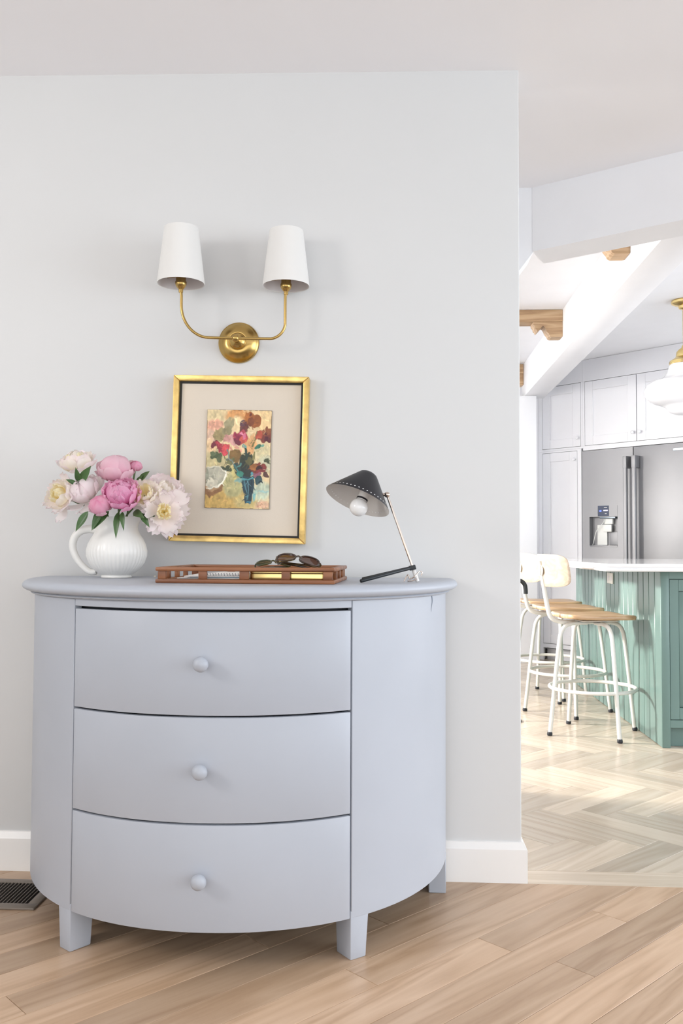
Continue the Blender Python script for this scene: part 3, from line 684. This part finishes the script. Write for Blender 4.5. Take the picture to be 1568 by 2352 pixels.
peony((-.708, 2.530, 1.155), (.18, -.80, .42), .031, [('OP', 'cream', 6, .9, 0, -5, .1), ('MD', 'cream', 6, 1.0, 0, 4, .4), ('IN', 'yellow', 6, 1.0, .05, 12, .1), ('MD', 'cream', 5, .75, .15, -10, .2), ('FL', 'blush', 4, .85, .1, 12, .9)],
      'creamy yellow peony between the bright pink and the big white blooms', (.026, -.022), [((-.735, 2.52, 1.10), (-.700, 2.48, 1.085), .012, .2)], 8)
peony((-.662, 2.585, 1.168), (.45, -.55, .70), .041, [('OP', 'blush', 7, .95, 0, -10, .3), ('MD', 'blush', 7, 1.02, 0, 6, 0), ('MD', 'blush', 6, .92, .08, -5, .5), ('IN', 'cream', 7, .95, .08, 6, .2)],
      'big blush white peony leaning against the gold frame', (.036, .004), [((-.71, 2.55, 1.10), (-.672, 2.52, 1.075), .013, .2)], 9)
peony((-.648, 2.520, 1.100), (.22, -.95, .05), .037, [('FL', 'blush', 8, 1.0, .1, 4, .2), ('FL', 'blush', 6, .95, .12, -14, .6), ('OP', 'blush', 7, .85, .1, 0, .4), ('IN', 'yellow', 7, .85, .05, 14, 0), ('IN', 'yellow', 5, .6, .15, 4, .5)],
      'open white peony with yellow centre drooping beside the pitcher spout', (.038, -.016), [((-.715, 2.53, 1.095), (-.690, 2.50, 1.062), .010, .3)], 10)
fp = tag(link('fallen_petal', petal('MD', 'cream', 2), None, None, (-.697, 2.60, TOP + .002), (R(4), R(-6), 1.2)), 'tiny cream petal fallen beside the pitcher foot', 'petal'); fp.scale = (.007, .007, .003)

# ================================================================== teak letter tray
ty_ = empty('letter_tray', (-.593, 2.225, TOP), rz=R(-2.2), label='reddish wooden letter tray with slatted sides on the chest', cat='tray')
TW, TD = .453, .345
def trp(name, x0, x1, y0, y1, z0, z1, bev=.002): return MB().box(x0, x1, y0, y1, z0, z1).build(name, M['teak'], ty_, bevel=bev)
trp('bottom_board', .006, TW - .006, .006, TD - .006, .004, .008, .0005)
for z0, z1, nm in ((0, .0105, 'bottom_rail'), (.0305, .0405, 'top_rail')):
    trp(nm, 0, TW, 0, .0155, z0, z1, .003); trp(nm, 0, TW, TD - .0155, TD, z0, z1, .003)
    trp(nm, 0, .0155, .0156, TD - .0156, z0, z1, .003); trp(nm, TW - .0155, TW, .0156, TD - .0156, z0, z1, .003)
for (xa, xb) in ((.006, .026), (.110, .131), (.214, .238), (.320, .341), (.424, .447)):
    trp('slat', xa, xb, .003, .0125, .0106, .0304, .0008); trp('slat', xa, xb, TD - .0125, TD - .003, .0106, .0304, .0008)
for (ya, yb) in ((.08, .10), (.165, .185), (.25, .27)):
    trp('slat', .003, .0125, ya, yb, .0106, .0304, .0008); trp('slat', TW - .0125, TW - .003, ya, yb, .0106, .0304, .0008)
def on_tray(x, y, z): 
    p = ty_.matrix_basis @ Vector((x, y, z)); return p
def tray_world(x, y, z):
    a = R(-2.2); return (-.593 + x * cos(a) - y * sin(a), 2.225 + x * sin(a) + y * cos(a), TOP + z)
def sheet(x0, x1, y0, y1, z0, z1, mat, rz, nm, lab, curl=0.0):
    cx, cy = (x0 + x1) / 2, (y0 + y1) / 2; b_ = MB(); n = 8; hx_, hy_ = (x1 - x0) / 2, (y1 - y0) / 2; top = []; bot = []
    for i in range(n + 1):
        x = -hx_ + 2 * hx_ * i / n; dz = curl * (x / hx_) ** 2 if x > 0 else curl * .2 * (x / hx_) ** 2
        bot.append((x, dz)); top.append((x, dz + (z1 - z0)))
    b_.prism(bot + top[::-1], -hy_, hy_, 'y')
    o = b_.build(nm, mat, None, smooth=False, loc=tray_world(cx, cy, z0), rot=(0, 0, rz + R(-2.2)))
    return tag(o, lab, 'paper')
sheet(.045, .215, .05, .30, .0084, .0104, M['paper3'], R(2), 'notebook', 'thin dark notebook at the bottom of the paper pile in the tray')
sheet(.050, .217, .04, .29, .0106, .0126, M['paper'], R(-3), 'envelope', 'white envelope just above the dark notebook in the tray')
sheet(.075, .212, .045, .28, .0130, .0152, M['paper2'], R(1), 'card', 'pale blue card in the middle of the paper pile in the tray')
sheet(.058, .213, .035, .27, .0156, .0178, M['paper'], R(4), 'letter', 'white letter lying on the pale blue card in the tray')
sn = empty('spiral_notebook', tray_world(.165, .15, .0182), rz=R(-4), label='white spiral-bound notebook on top of the paper pile in the tray', cat='notebook')
MB().box(-.052, .046, -.10, .10, 0, .0045).build('pages', M['paper'], sn, bevel=.0004, seg=1)
sp_ = MB(); pts = []
for i in range(13 * 10 + 1):
    a = 2 * pi * i / 10; pts.append((-.05 + .095 * i / 130, -.1005 + .0035 * cos(a), .0022 + .0042 * sin(a)))
sp_.tube(pts, .0006, 5); sp_.build('spiral_wire', M['wire'], sn)
bx_ = empty('brass_box', tray_world(.332, .125, .0082), rz=R(-2.2), label='shiny brass box lying inside the wooden tray', cat='box')
MB().box(-.094, .094, -.105, .10, 0, .0175).build('body', M['brass2'], bx_, bevel=.0015)
MB().box(-.0945, .0945, -.1055, .1005, .0178, .0225).build('lid', M['brass2'], bx_, bevel=.0015)
# sunglasses on the brass box
def glasses(loc, rz, tilt, mat, lensmat, label, k=1.0, side=0):
    g_ = empty('sunglasses', loc, rz=rz, label=label, cat='sunglasses', group='sunglasses lying in the tray')
    for s in (-1, 1):
        rim = []
        for i in range(25):
            a = 2 * pi * i / 24; rx, rz_ = .0285 * k, .0215 * k
            ex = 2.6; cx = abs(cos(a)) ** (2 / ex) * (1 if cos(a) >= 0 else -1); cz = abs(sin(a)) ** (2 / ex) * (1 if sin(a) >= 0 else -1)
            x = s * (.036 * k + rx * cx); z = .023 * k + rz_ * cz * (1 + .12 * cx)
            rim.append((x, -.012 * k * (abs(x) / (.066 * k)) ** 2 * -1, z))
        M_t = Matrix.Rotation(R(side), 4, 'Y') @ Matrix.Rotation(R(tilt), 4, 'X')
        MB().tube(rim, .0031 * k, 8, cap=False).xf(M_t).build('rim', mat, g_)
        ln = MB(); c = Vector((s * .036 * k, .004 * k, .023 * k)); ln.add([tuple(c + Vector((0, .0016, 0)))] + [tuple(p) for p in rim[:-1]], [(0, i + 1, (i + 1) % 24 + 1) for i in range(24)])
        ln.xf(M_t).build('lens', lensmat, g_)
        dy = .004 if s > 0 else .010
        tp = [(s * .066 * k, .012 * k, .032 * k), (s * .068 * k, (.016 + dy) * k, .033 * k), (s * .058 * k, (.020 + dy) * k, .032 * k), (0, (.021 + dy) * k, .030 * k), (-s * .040 * k, (.021 + dy) * k, .026 * k), (-s * .058 * k, (.020 + dy) * k, .012 * k)]
        MB().tube(smooth_path(tp, 5), [.0030 * k] * 26, 8).xf(M_t).build('temple', mat, g_)
    MB().tube([(-.010 * k, .001, .030 * k), (0, -.001, .033 * k), (.010 * k, .001, .030 * k)], .003 * k, 8).xf(M_t).build('bridge', mat, g_)
    return g_
glasses(tray_world(.340, .110, .0535), R(-6), -62, M['tortoise'], M['lens'], 'dark brown tortoiseshell sunglasses resting on the brass box in the tray', .88, 8)
glasses(tray_world(.268, .195, .0460), R(14), -70, M['olive'], M['olive'], 'olive green sunglasses half hidden behind the brown pair in the tray', .70)

# ================================================================== black table lamp
tl = empty('table_lamp', (.066, 2.385, TOP), label='small black cone desk lamp leaning on a thin nickel stem', cat='lamp')
rodb, rodt = Vector((0, 0, .0085)), Vector((-.079, .010, .232))
MB().tube([rodb, rodb.lerp(rodt, .5), rodt], .0034, 12).build('stem', M['nickel'], tl)
MB().tube([rodb + Vector((.002, 0, -.0065)), rodb.lerp(rodt, .13)], .0052, 14).build('foot_sleeve', M['lampin'], tl, bevel=.001)
J = rodb.lerp(rodt, .135)
MB().sphere(rodt + Vector((.0, -.003, 0)), .0078, 18, 12).build('ball_joint', M['nickel'], tl)
fk = MB()
blk = MB().box(-.010, .008, -.011, .011, -.0062, .0062); blk.xf(Matrix.Translation(J) @ Matrix.Rotation(R(-14), 4, 'Y')); blk.build('leg_clamp', M['blackrubber'], tl, bevel=.0015)
for yk in (-.085, .060):
    ed = Vector((-.146, yk, .0052)); MB().tube([J + Vector((-.006, yk * .06, -.001)), ed], .0048, 12).build('leg', M['blackrubber'], tl, bevel=.0012)
# wire catch at the foot
cw = smooth_path([(-.034, -.014, .002), (-.024, -.012, .020), (-.018, -.010, .009), (-.004, -.007, .017), (.006, .004, .028), (.014, .007, .026), (.012, .006, .018)], 5)
MB().tube(cw, .0016, 8).build('wire_catch', M['nickel'], tl)
MB().tube(smooth_path([(-.024, -.016, .0035), (-.012, -.010, .004), (.0, -.004, .009)], 4), .0018, 8).build('wire_catch', M['nickel'], tl)
# shade
axs = Vector((.355, .285, .885)).normalized(); rimc = Vector((-.095 - .066 + .003, .006, 1.124 - TOP))
ls = [(.0905, 0), (.0900, .0012), (.0300, .074), (.0240, .081), (.0160, .0855), (.0070, .0875), (.0004, .088)]
Msh = Matrix.Translation(rimc) @ aim(axs)
sh = MB().loft([[(r * cos(2 * pi * i / 56), r * sin(2 * pi * i / 56), z) for i in range(56)] for r, z in ls], True, False); sh.xf(Msh)
so_ = sh.build('lamp_shade', M['lampblack'], tl, ang=30)
si = MB().loft([[(r * cos(2 * pi * i / 56), r * sin(2 * pi * i / 56), z) for i in range(56)] for r, z in ((.0905, 0), (.0888, .0006), (.0285, .073), (.02, .080), (.0004, .0845))], True, False); si.xf(Msh)
si.build('shade_inside', M['lampin'], so_)
hl = MB()  # pale discs in place of holes, their light put into the colour
for i in range(46):
    a = 2 * pi * i / 46; zc = .0085; rr0 = .0900 - (.06) * (zc / .074)
    for rad_, off in ((.0020, .0009), (.0017, -.0022)):
        c = Vector(((rr0 + off) * cos(a), (rr0 + off) * sin(a), zc)); t1 = Vector((-sin(a), cos(a), 0)); t2 = Vector((-.63 * cos(a), -.63 * sin(a), .777))
        hl.add([tuple(c + (t1 * cos(2 * pi * q / 8) + t2 * sin(2 * pi * q / 8)) * rad_) for q in range(8)], [tuple(range(8))])
hl.xf(Msh); ho = hl.build('light_dots', M['bulb'], so_); tag(ho, 'ring of tiny pale discs with the light of holes in their colour round the rim')
bc = rimc - axs * .006 + Vector((.006, -.004, -.012))
MB().sphere(bc, .0245, 28, 18).build('bulb', M['bulb'], tl)
sk = MB().lathe([(.0005, 0), (.0125, 0), (.014, .004), (.014, .062), (.0005, .062)], 24); sk.xf(Matrix.Translation(bc + axs * .018) @ aim(axs)); sk.build('bulb_socket', M['lampin'], tl)
sk2 = MB().lathe([(.0146, .004), (.0156, .004), (.0156, .0085), (.0146, .0085)], 24); sk2.xf(Matrix.Translation(bc + axs * .018) @ aim(axs)); sk2.build('socket_ring', M['lampblack'], tl)
cn = MB().tube([rodt + Vector((-.004, -.003, 0)), rodt + Vector((-.022, -.001, .001))], .0045, 10); cn.build('shade_neck', M['nickel'], tl)

# ================================================================== floor register
rg0 = empty('floor_register', (-1.127, 2.555, 0), label='taupe metal floor register with narrow slats beside the chest', cat='floor vent')
RX, RYa, RYb = .148, -.104, .107
fr_ = MB()
for (x0, x1, y0, y1) in ((-RX, RX, RYa, RYa + .033), (-RX, RX, RYb - .024, RYb), (-RX, -RX + .03, RYa + .033, RYb - .024), (RX - .030, RX, RYa + .033, RYb - .024)): fr_.box(x0, x1, y0, y1, .0003, .0065)
fr_.build('frame', M['vent'], rg0, bevel=.002)
MB().box(-RX + .03, RX - .03, RYa + .033, RYb - .024, .0002, .0010).build('duct_shade', M['ventdark'], rg0, smooth=False)  # flat sheet with the darkness of the cavity put into its colour
nsl = 22
for i in range(1, nsl):
    x = -RX + .030 + (2 * RX - .06) * i / nsl
    MB().box(x - .0008, x + .0008, RYa + .033, RYb - .024, .0012, .0048).build('slat', M['vent'], rg0, smooth=False)

# ================================================================== kitchen: joists and corbels
for k, yj in enumerate((4.43, 6.18, 8.02)):
    nm = ('nearest the room opening', 'between the other two', 'next to the white pier')[k]
    j_ = empty('ceiling_joist', (1.169, yj, 2.55), label='light oak ceiling joist with carved corbel, ' + nm, cat='beam', group='oak joists under the kitchen ceiling')
    MB().box(-3.4, 0, 0, .13, .006, .0895).build('beam', M['joist'], j_, bevel=.004)
    pr = [(0, .005), (0, -.095), (-.012, -.098), (-.075, -.098), (-.088, -.090), (-.094, -.076), (-.106, -.062), (-.116, -.040), (-.124, -.026), (-.134, -.020), (-.146, -.034), (-.160, -.050), (-.172, -.060), (-.178, -.046), (-.186, -.040), (-.190, -.022), (-.200, -.012), (-.202, .005)]
    MB().prism(pr, .008, .118, 'y').build('corbel', M['joist'], j_, smooth=False)

# ================================================================== kitchen: island
isl = empty('kitchen_island', (1.355, 4.627, 0), label='sage green kitchen island with pale beadboard side', cat='island')
IZ = .884; IL = 2.09; IW = 1.10
MB().box(.012, IW, .02, IL, .0995, IZ).box(.012, IW, .0605, IL, .001, .0994).build('carcass', M['green'], isl, smooth=False)
nb = 20; bw = IL / nb
for i in range(nb):
    ya, yb = i * bw + .0030, (i + 1) * bw - .0030
    MB().box(0, .0118, ya, yb, .001, IZ).build('beadboard_slat', M['green'], isl, bevel=.004, seg=1)
MB().box(.0005, .042, -.004, .0195, .001, IZ).build('corner_post', M['green'], isl, bevel=.002)
MB().box(.0425, IW, 0, .0195, .846, IZ).build('face_rail', M['green'], isl, bevel=.001, seg=1)
MB().box(.0425, IW, 0, .0195, .100, .139).build('face_rail', M['green'], isl, bevel=.001, seg=1)
MB().box(.0425, IW, .05, .06, .001, .099).build('toe_kick', M['green'], isl, smooth=False)
dx0, dx1 = .0445, .60
idr = MB()
idr.box(dx0, dx0 + .045, .001, .019, .142, .843); idr.box(dx1 - .045, dx1, .001, .019, .142, .843); idr.box(dx0 + .0451, dx1 - .0451, .001, .019, .142, .200); idr.box(dx0 + .0451, dx1 - .0451, .001, .019, .785, .843)
do_ = idr.build('door', M['green'], isl, bevel=.0012, seg=1)
MB().box(dx0 + .0475, dx1 - .0475, .0085, .018, .2025, .7825).build('door_panel', M['green'], do_, bevel=.002)
MB().box(.602, IW, .001, .019, .142, .843).build('door', M['green'], isl, bevel=.002)
wt = empty('worktop', (1.355, 4.627, IZ + .0005), label='white quartz worktop with moulded edge on the green island', cat='worktop')
def wrect(o, z): return [(-.297 - o, -.125 - o, z), (IW + .05, -.125 - o, z), (IW + .05, IL + .02, z), (-.297 - o, IL + .02, z)]
MB().loft([wrect(-.010, 0), wrect(0.0, .002), wrect(.004, .008), wrect(.002, .014), wrect(-.004, .017), wrect(-.004, .021), wrect(.001, .023), wrect(.0025, .030), wrect(-.0005, .037), wrect(-.004, .039)]).build('slab', M['marble'], wt, ang=25)
ol = empty('wall_outlet', (1.3545, 5.66, .815), label='white outlet on the beadboard under the worktop', cat='outlet')
MB().box(-.006, 0, -.072, .072, -.033, .033).build('cover_plate', M['plug'], ol, bevel=.002)
for zz in (-.032, .032): MB().box(-.0072, -.0059, zz - .017, zz + .017, -.014, .014).build('socket_face', M['cabinet'], ol, bevel=.0004, seg=1)

# ================================================================== kitchen: bar stools
def make_stool(loc, leg_rot, seat_rot, label):
    t = empty('bar_stool', (loc[0], loc[1], 0), label=label, cat='stool', group='bar stools along the island')
    for k in range(4):
        a = leg_rot + pi / 2 * k; c_, s_ = cos(a), sin(a)
        pr = [(.2575, .012), (.240, .16), (.222, .32), (.200, .49), (.188, .545), (.165, .578), (.130, .592), (.085, .596), (.03, .596)]
        lg = MB().tube([(r * c_, r * s_, z) for r, z in smooth_path([(p[0], 0, p[1]) for p in pr], 3) and [(q.x, q.z) for q in smooth_path([(p[0], 0, p[1]) for p in pr], 3)]], .0112, 12).build('leg', M['stool'], t)
        MB().lathe([(.0005, 0), (.0125, 0), (.0145, .005), (.0145, .013), (.0120, .020), (.0005, .020)], 14).build('rubber_foot', M['rubber'], lg, loc=(.2588 * c_, .2588 * s_, 0.0005))
    n = 48
    MB().tube([(.2275 * cos(2 * pi * i / n), .2275 * sin(2 * pi * i / n), .247) for i in range(n + 1)], .0098, 12, cap=False).build('footrest_ring', M['stool'], t)
    Ms = Matrix.Rotation(seat_rot, 4, 'Z')
    MB().lathe([(.0005, .604), (.088, .604), (.090, .606), (.090, .6085), (.0005, .6085)], 32).build('swivel_plate', M['lampblack'], t)
    MB().box(-.10, .10, -.11, .11, .6088, .6135).xf(Ms).build('seat_plate', M['stool'], t, bevel=.002)
    # saddle seat, wider at the front
    st_ = MB(); ns = 56; rt = []
    def seat_out(sc, z):
        o = []
        for i in range(ns):
            a = 2 * pi * i / ns; e = 7.0; cx = abs(cos(a)) ** (2 / e) * (1 if cos(a) >= 0 else -1); cy = abs(sin(a)) ** (2 / e) * (1 if sin(a) >= 0 else -1)
            x = .190 * cx * sc; y = (.168 + .012 * cx) * cy * sc; o.append((x, y, z + .012 * (x / .2) ** 2 * (1 if x < 0 else .15) + .007 * (y / .18) ** 2))
        return o
    st_.loft([seat_out(.965, .6138), seat_out(.99, .616), seat_out(1, .622), seat_out(1, .632), seat_out(.985, .6365), seat_out(.95, .638), seat_out(.7, .6335), seat_out(.35, .631), seat_out(.05, .6305)])
    st_.xf(Ms); st_.build('seat', M['beech'], t, ang=50)
    bp_ = smooth_path([(.05, 0, .6005), (-.12, 0, .6005), (-.195, 0, .606), (-.238, 0, .632), (-.258, 0, .70), (-.278, 0, .82), (-.2975, 0, .93)], 6)
    MB().tube(bp_, .0125, 14).xf(Ms).build('back_tube', M['stool'], t)
    # curved plywood backrest with rounded corners
    bk = MB(); nb_ = 16; nz = 8; front = []; back = []
    def bpt(u, v, off):
        y = .172 * u; z = .880 + .088 * v; x = -.262 + .052 * (1 - u * u) * -1 + .052 - .012 * v + off
        return (x + .030 * (u * u) - .02, y, z)
    outl = []
    for i in range(48):
        a = 2 * pi * i / 48; e = 5.0; outl.append((abs(cos(a)) ** (2 / e) * (1 if cos(a) >= 0 else -1), abs(sin(a)) ** (2 / e) * (1 if sin(a) >= 0 else -1)))
    ringsb = []
    for sc, off in ((.02, -.006), (.35, -.006), (.7, -.006), (.96, -.006), (1, -.003), (1, .003), (.96, .006), (.7, .006), (.35, .006), (.02, .006)): ringsb.append([bpt(u * sc, v * sc, off) for u, v in outl])
    bk.loft(ringsb).xf(Ms).build('backrest', M['palebeech'], t, ang=40)
    br = MB().lathe([(.0005, 0), (.030, 0), (.030, .004), (.0005, .004)], 28); br.xf(Ms @ Matrix.Translation((-.2935, 0, .880)) @ Matrix.Rotation(R(90), 4, 'Y')); bo = br.build('bracket', M['stool'], t)
    sc2 = MB().lathe([(.0005, 0), (.0055, 0), (.0045, .003), (.0005, .003)], 12); sc2.xf(Ms @ Matrix.Translation((-.2945, .016, .880)) @ Matrix.Rotation(R(-90), 4, 'Y')); sc2.build('screw', M['wire'], bo)
    bs = MB().box(-.302, -.2895, -.013, .013, .855, .905); bs.xf(Ms); bs.build('bracket_strap', M['stool'], t, bevel=.002)
    return t
make_stool((1.088, 4.967), R(18.6), R(12), 'cream metal bar stool with beech seat, nearest the island corner post')
make_stool((1.075, 5.60), R(0), R(6), 'cream metal bar stool with beech seat, middle one of three')
make_stool((1.076, 6.22), R(10), R(4), 'cream metal bar stool with beech seat, farthest from the island corner post')

# black bent handle showing at the wall corner
bh = empty('black_stand', (.66, 5.28, 0), label='black bent-tube handle showing past the wall edge beside the stools', cat='handle')
MB().lathe([(.0005, 0), (.09, 0), (.09, .008), (.02, .016), (.0005, .016)], 28).build('base', M['blackpipe'], bh)
MB().tube(smooth_path([(0, 0, .012), (0, 0, .4), (0, 0, .79), (.03, 0, .812), (.06, 0, .812)], 5), .011, 12).build('post', M['blackpipe'], bh)
MB().tube(smooth_path([(.055, 0, .812), (.075, 0, .812), (.098, 0, .803), (.112, 0, .784), (.116, 0, .757), (.1165, 0, .733)], 5), .0125, 12).build('grip', M['blackpipe'], bh)

# ================================================================== kitchen: cabinet wall with fridge (slanting)
CW = R(-45); C0 = (1.33, 8.21, 0)
def cw(s, d=0.0, z=0.0): return (C0[0] + s * cos(CW) - d * sin(CW), C0[1] + s * sin(CW) + d * cos(CW), z)
def shaker(parent, x0, x1, z0, z1, knob=None, fw=.078):
    d = MB()
    d.box(x0, x0 + fw, 0, .02, z0, z1); d.box(x1 - fw, x1, 0, .02, z0, z1); d.box(x0 + fw + .0002, x1 - fw - .0002, 0, .02, z0, z0 + fw); d.box(x0 + fw + .0002, x1 - fw - .0002, 0, .02, z1 - fw, z1)
    o = d.build('door', M['cabinet'], parent, bevel=.001, seg=1)
    MB().box(x0 + fw - .001, x1 - fw + .001, .007, .018, z0 + fw - .001, z1 - fw + .001).build('door_panel', M['cabinet'], o, bevel=.001, seg=1)
    if knob:
        kn = MB().lathe([(.006, 0), (.006, .012), (.014, .018), (.015, .024), (.010, .030), (.0005, .031)], 20); kn.xf(Matrix.Translation((knob[0], 0, knob[1])) @ Matrix.Rotation(R(90), 4, 'X')); kn.build('knob', M['cabinet'], o)
    return o
tc_ = empty('tall_cabinet', C0, rz=CW, label='tall white shaker cabinet left of the fridge', cat='cabinet')
MB().box(.0, .446, .0215, .60, .10, 1.868).build('body', M['gap'], tc_, smooth=False)
for (x0, x1) in ((0, .040), (.406, .446)): MB().box(x0, x1, .001, .021, .001, 1.868).build('stile', M['cabinet'], tc_, smooth=False)
MB().box(.0402, .4058, .001, .021, 1.853, 1.868).build('rail', M['cabinet'], tc_, smooth=False); MB().box(.0402, .4058, .001, .021, .112, .147).build('rail', M['cabinet'], tc_, smooth=False)
MB().box(.0402, .4058, .06, .075, .001, .112).build('toe_kick', M['cabinet'], tc_, smooth=False)
shaker(tc_, .0430, .4030, .151, 1.850, (.412 - .03, 1.776))
def upper(name, x0, x1, doors, label):
    u = empty(name, cw(0, 0, 1.869), rz=CW, label=label, cat='cabinet', group='upper cabinets over the fridge wall')
    MB().box(x0, x1, .0215, .60, 0, .770).build('body', M['gap'], u, smooth=False)
    MB().box(x0, x1, .001, .0213, .581, .770).build('frieze', M['cabinet'], u, smooth=False)
    MB().box(x0, x1, .001, .0213, -.0215 if x0 > .4 else 0, .018).build('rail', M['cabinet'], u, smooth=False)
    xs = sorted([x0] + [x for d in doors for x in d[:2]] + [x1])
    MB().box(x0, doors[0][0] - .003, .001, .0213, .0185, .5805).build('stile', M['cabinet'], u, smooth=False)
    MB().box(doors[-1][1] + .003, x1, .001, .0213, .0185, .5805).build('stile', M['cabinet'], u, smooth=False)
    for (a, b_, k) in doors: shaker(u, a, b_, .0215, .577, k)
    return u
upper('upper_cabinet', 0, .462, [(.043, .441, (.417, .095))], 'white upper cabinet with one door above the tall cabinet')
upper('upper_cabinet', .463, 1.52, [(.485, .974, (.949, .093)), (.980, 1.48, (1.010, .093))], 'white two-door upper cabinet above the fridge')
fz = empty('refrigerator', C0, rz=CW, label='stainless steel french-door refrigerator with water dispenser', cat='refrigerator')
MB().box(.452, 1.438, .06, .60, .02, 1.845).build('body', M['steel_dk'], fz, smooth=False)
# left door with a real recess for the dispenser
dl = MB(); zt, zb_ = 1.843, .62; ra, rb2, rz0, rz1 = .524, .794, 1.022, 1.268
for (x0, x1, z0, z1) in ((.453, ra, zb_, zt), (rb2, .941, zb_, zt), (ra, rb2, zb_, rz0), (ra, rb2, rz1, zt)): dl.box(x0, x1, .0, .058, z0, z1)
d1 = dl.build('door', M['steel'], fz, smooth=False)
MB().box(.947, 1.436, 0, .058, zb_, zt).build('door', M['steel'], fz, bevel=.003)
MB().box(.453, 1.436, 0, .058, .09, .612).build('freezer_drawer', M['steel'], fz, bevel=.003)
MB().box(.50, 1.39, .03, .055, .005, .085).build('toe_grille', M['steel_dk'], fz, smooth=False)
MB().box(ra, rb2, .054, .0575, rz0, rz1).build('dispenser_back', M['steel'], d1, smooth=False)
MB().box(ra + .003, rb2 - .003, -.002, .03, rz0 - .012, rz0 + .002).build('drip_tray', M['steel'], d1, bevel=.002)
MB().box(.609, .712, -.003, -.0004, 1.274, 1.362).build('control_panel', M['screen'], d1, smooth=False)
MB().box(ra, .606, -.002, -.0004, 1.270, 1.362).build('fascia', M['steel'], d1, smooth=False); MB().box(.715, rb2, -.002, -.0004, 1.270, 1.362).build('fascia', M['steel'], d1, smooth=False)
MB().sphere((.633, -.0033, 1.318), .0115, 16, 8, (1, .08, .62)).build('indicator', M['blueled'], d1)
MB().box(.663, .704, -.0042, -.0031, 1.317, 1.326).build('display_bar', M['whiteled'], d1, smooth=False)
MB().box(.668, .698, -.0038, -.0031, 1.343, 1.347).build('display_line', M['plug'], d1, smooth=False); MB().box(.676, .694, -.0038, -.0031, 1.292, 1.296).build('display_line', M['plug'], d1, smooth=False)
MB().box(.620, .770, .004, .05, 1.252, 1.2675).build('nozzle_housing', M['steel_dk'], d1, bevel=.002)
MB().box(.655, .735, .02, .05, 1.205, 1.2515).build('ice_chute', M['plug'], d1, bevel=.003)
MB().box(.650, .728, .012, .030, 1.140, 1.200).build('paddle', M['plug'], d1, bevel=.003)
MB().box(.574, .670, .040, .0535, 1.026, 1.200).build('back_fluting', M['plug'], d1, bevel=.004); MB().box(.690, .770, .040, .0535, 1.026, 1.140).build('back_fluting', M['steel'], d1, bevel=.004)
MB().tube(smooth_path([(.660, .01, 1.250), (.655, .012, 1.225), (.615, .015, 1.185), (.575, .02, 1.14), (.545, .03, 1.06), (.530, .035, 1.026)], 5), .0028, 8).build('water_tube', M['plug'], d1)
hn = []
for xk, par in ((.905, d1), (.985, None)):
    h = MB().box(xk - .016, xk + .016, -.075, -.045, .70, 1.70); ho_ = h.build('handle', M['steel'], fz if par is None else fz, bevel=.007, seg=3)
    for z in (.72, 1.715): MB().box(xk - .0175, xk + .0175, -.076, -.0005, z - .05, z + .05).build('handle_mount', M['steel_dk'] if z < 1 else M['steel'], ho_, bevel=.004)
MB().box(1.297, 1.42, -.004, -.0005, 1.783, 1.802).build('badge', M['steel_dk'], fz, bevel=.001, seg=1)
# wall behind and beyond the units
bw_ = MB().box(-.35, 5.0, .62, .75, -.01, KZ + .05); wk = bw_.build('wall_kitchen', M['kwall'], smooth=False, loc=C0, rot=(0, 0, CW)); tag(wk, kind='structure')
MBf = MB().box(-.085, -.002, .001, .60, .001, KZ - .001); fo = MBf.build('cabinet_filler', M['cabinet'], smooth=False, loc=C0, rot=(0, 0, CW)); tag(fo, 'narrow white filler panel between the pier and the tall cabinet', 'panel')

# ================================================================== kitchen: pendant
pd = empty('pendant_light', (1.925, 5.99, KZ), label='brass pendant light with stepped white opal glass shade', cat='pendant lamp')
MB().lathe([(.0005, 0), (.076, 0), (.082, -.008), (.079, -.020), (.060, -.030), (.036, -.036), (.034, -.052), (.026, -.058), (.0005, -.058)], 40).build('canopy', M['brass2'], pd)
MB().tube([(0, 0, -.05), (0, 0, -.33)], .0105, 14).build('stem', M['brass2'], pd)
MB().lathe([(.0005, -.300), (.016, -.300), (.020, -.315), (.036, -.325), (.052, -.345), (.055, -.375), (.064, -.382), (.078, -.392), (.095, -.404), (.098, -.420), (.094, -.424), (.0005, -.424)], 40).build('fitter', M['brass2'], pd)
MB().lathe([(.0005, -.4245), (.090, -.4245), (.100, -.440), (.104, -.460), (.112, -.484), (.140, -.512), (.180, -.530), (.222, -.545), (.248, -.570), (.258, -.605), (.250, -.636), (.222, -.664), (.185, -.684), (.150, -.696), (.125, -.706), (.112, -.722), (.096, -.742), (.060, -.758), (.0005, -.764)], 64).build('glass_shade', M['opal'], pd)
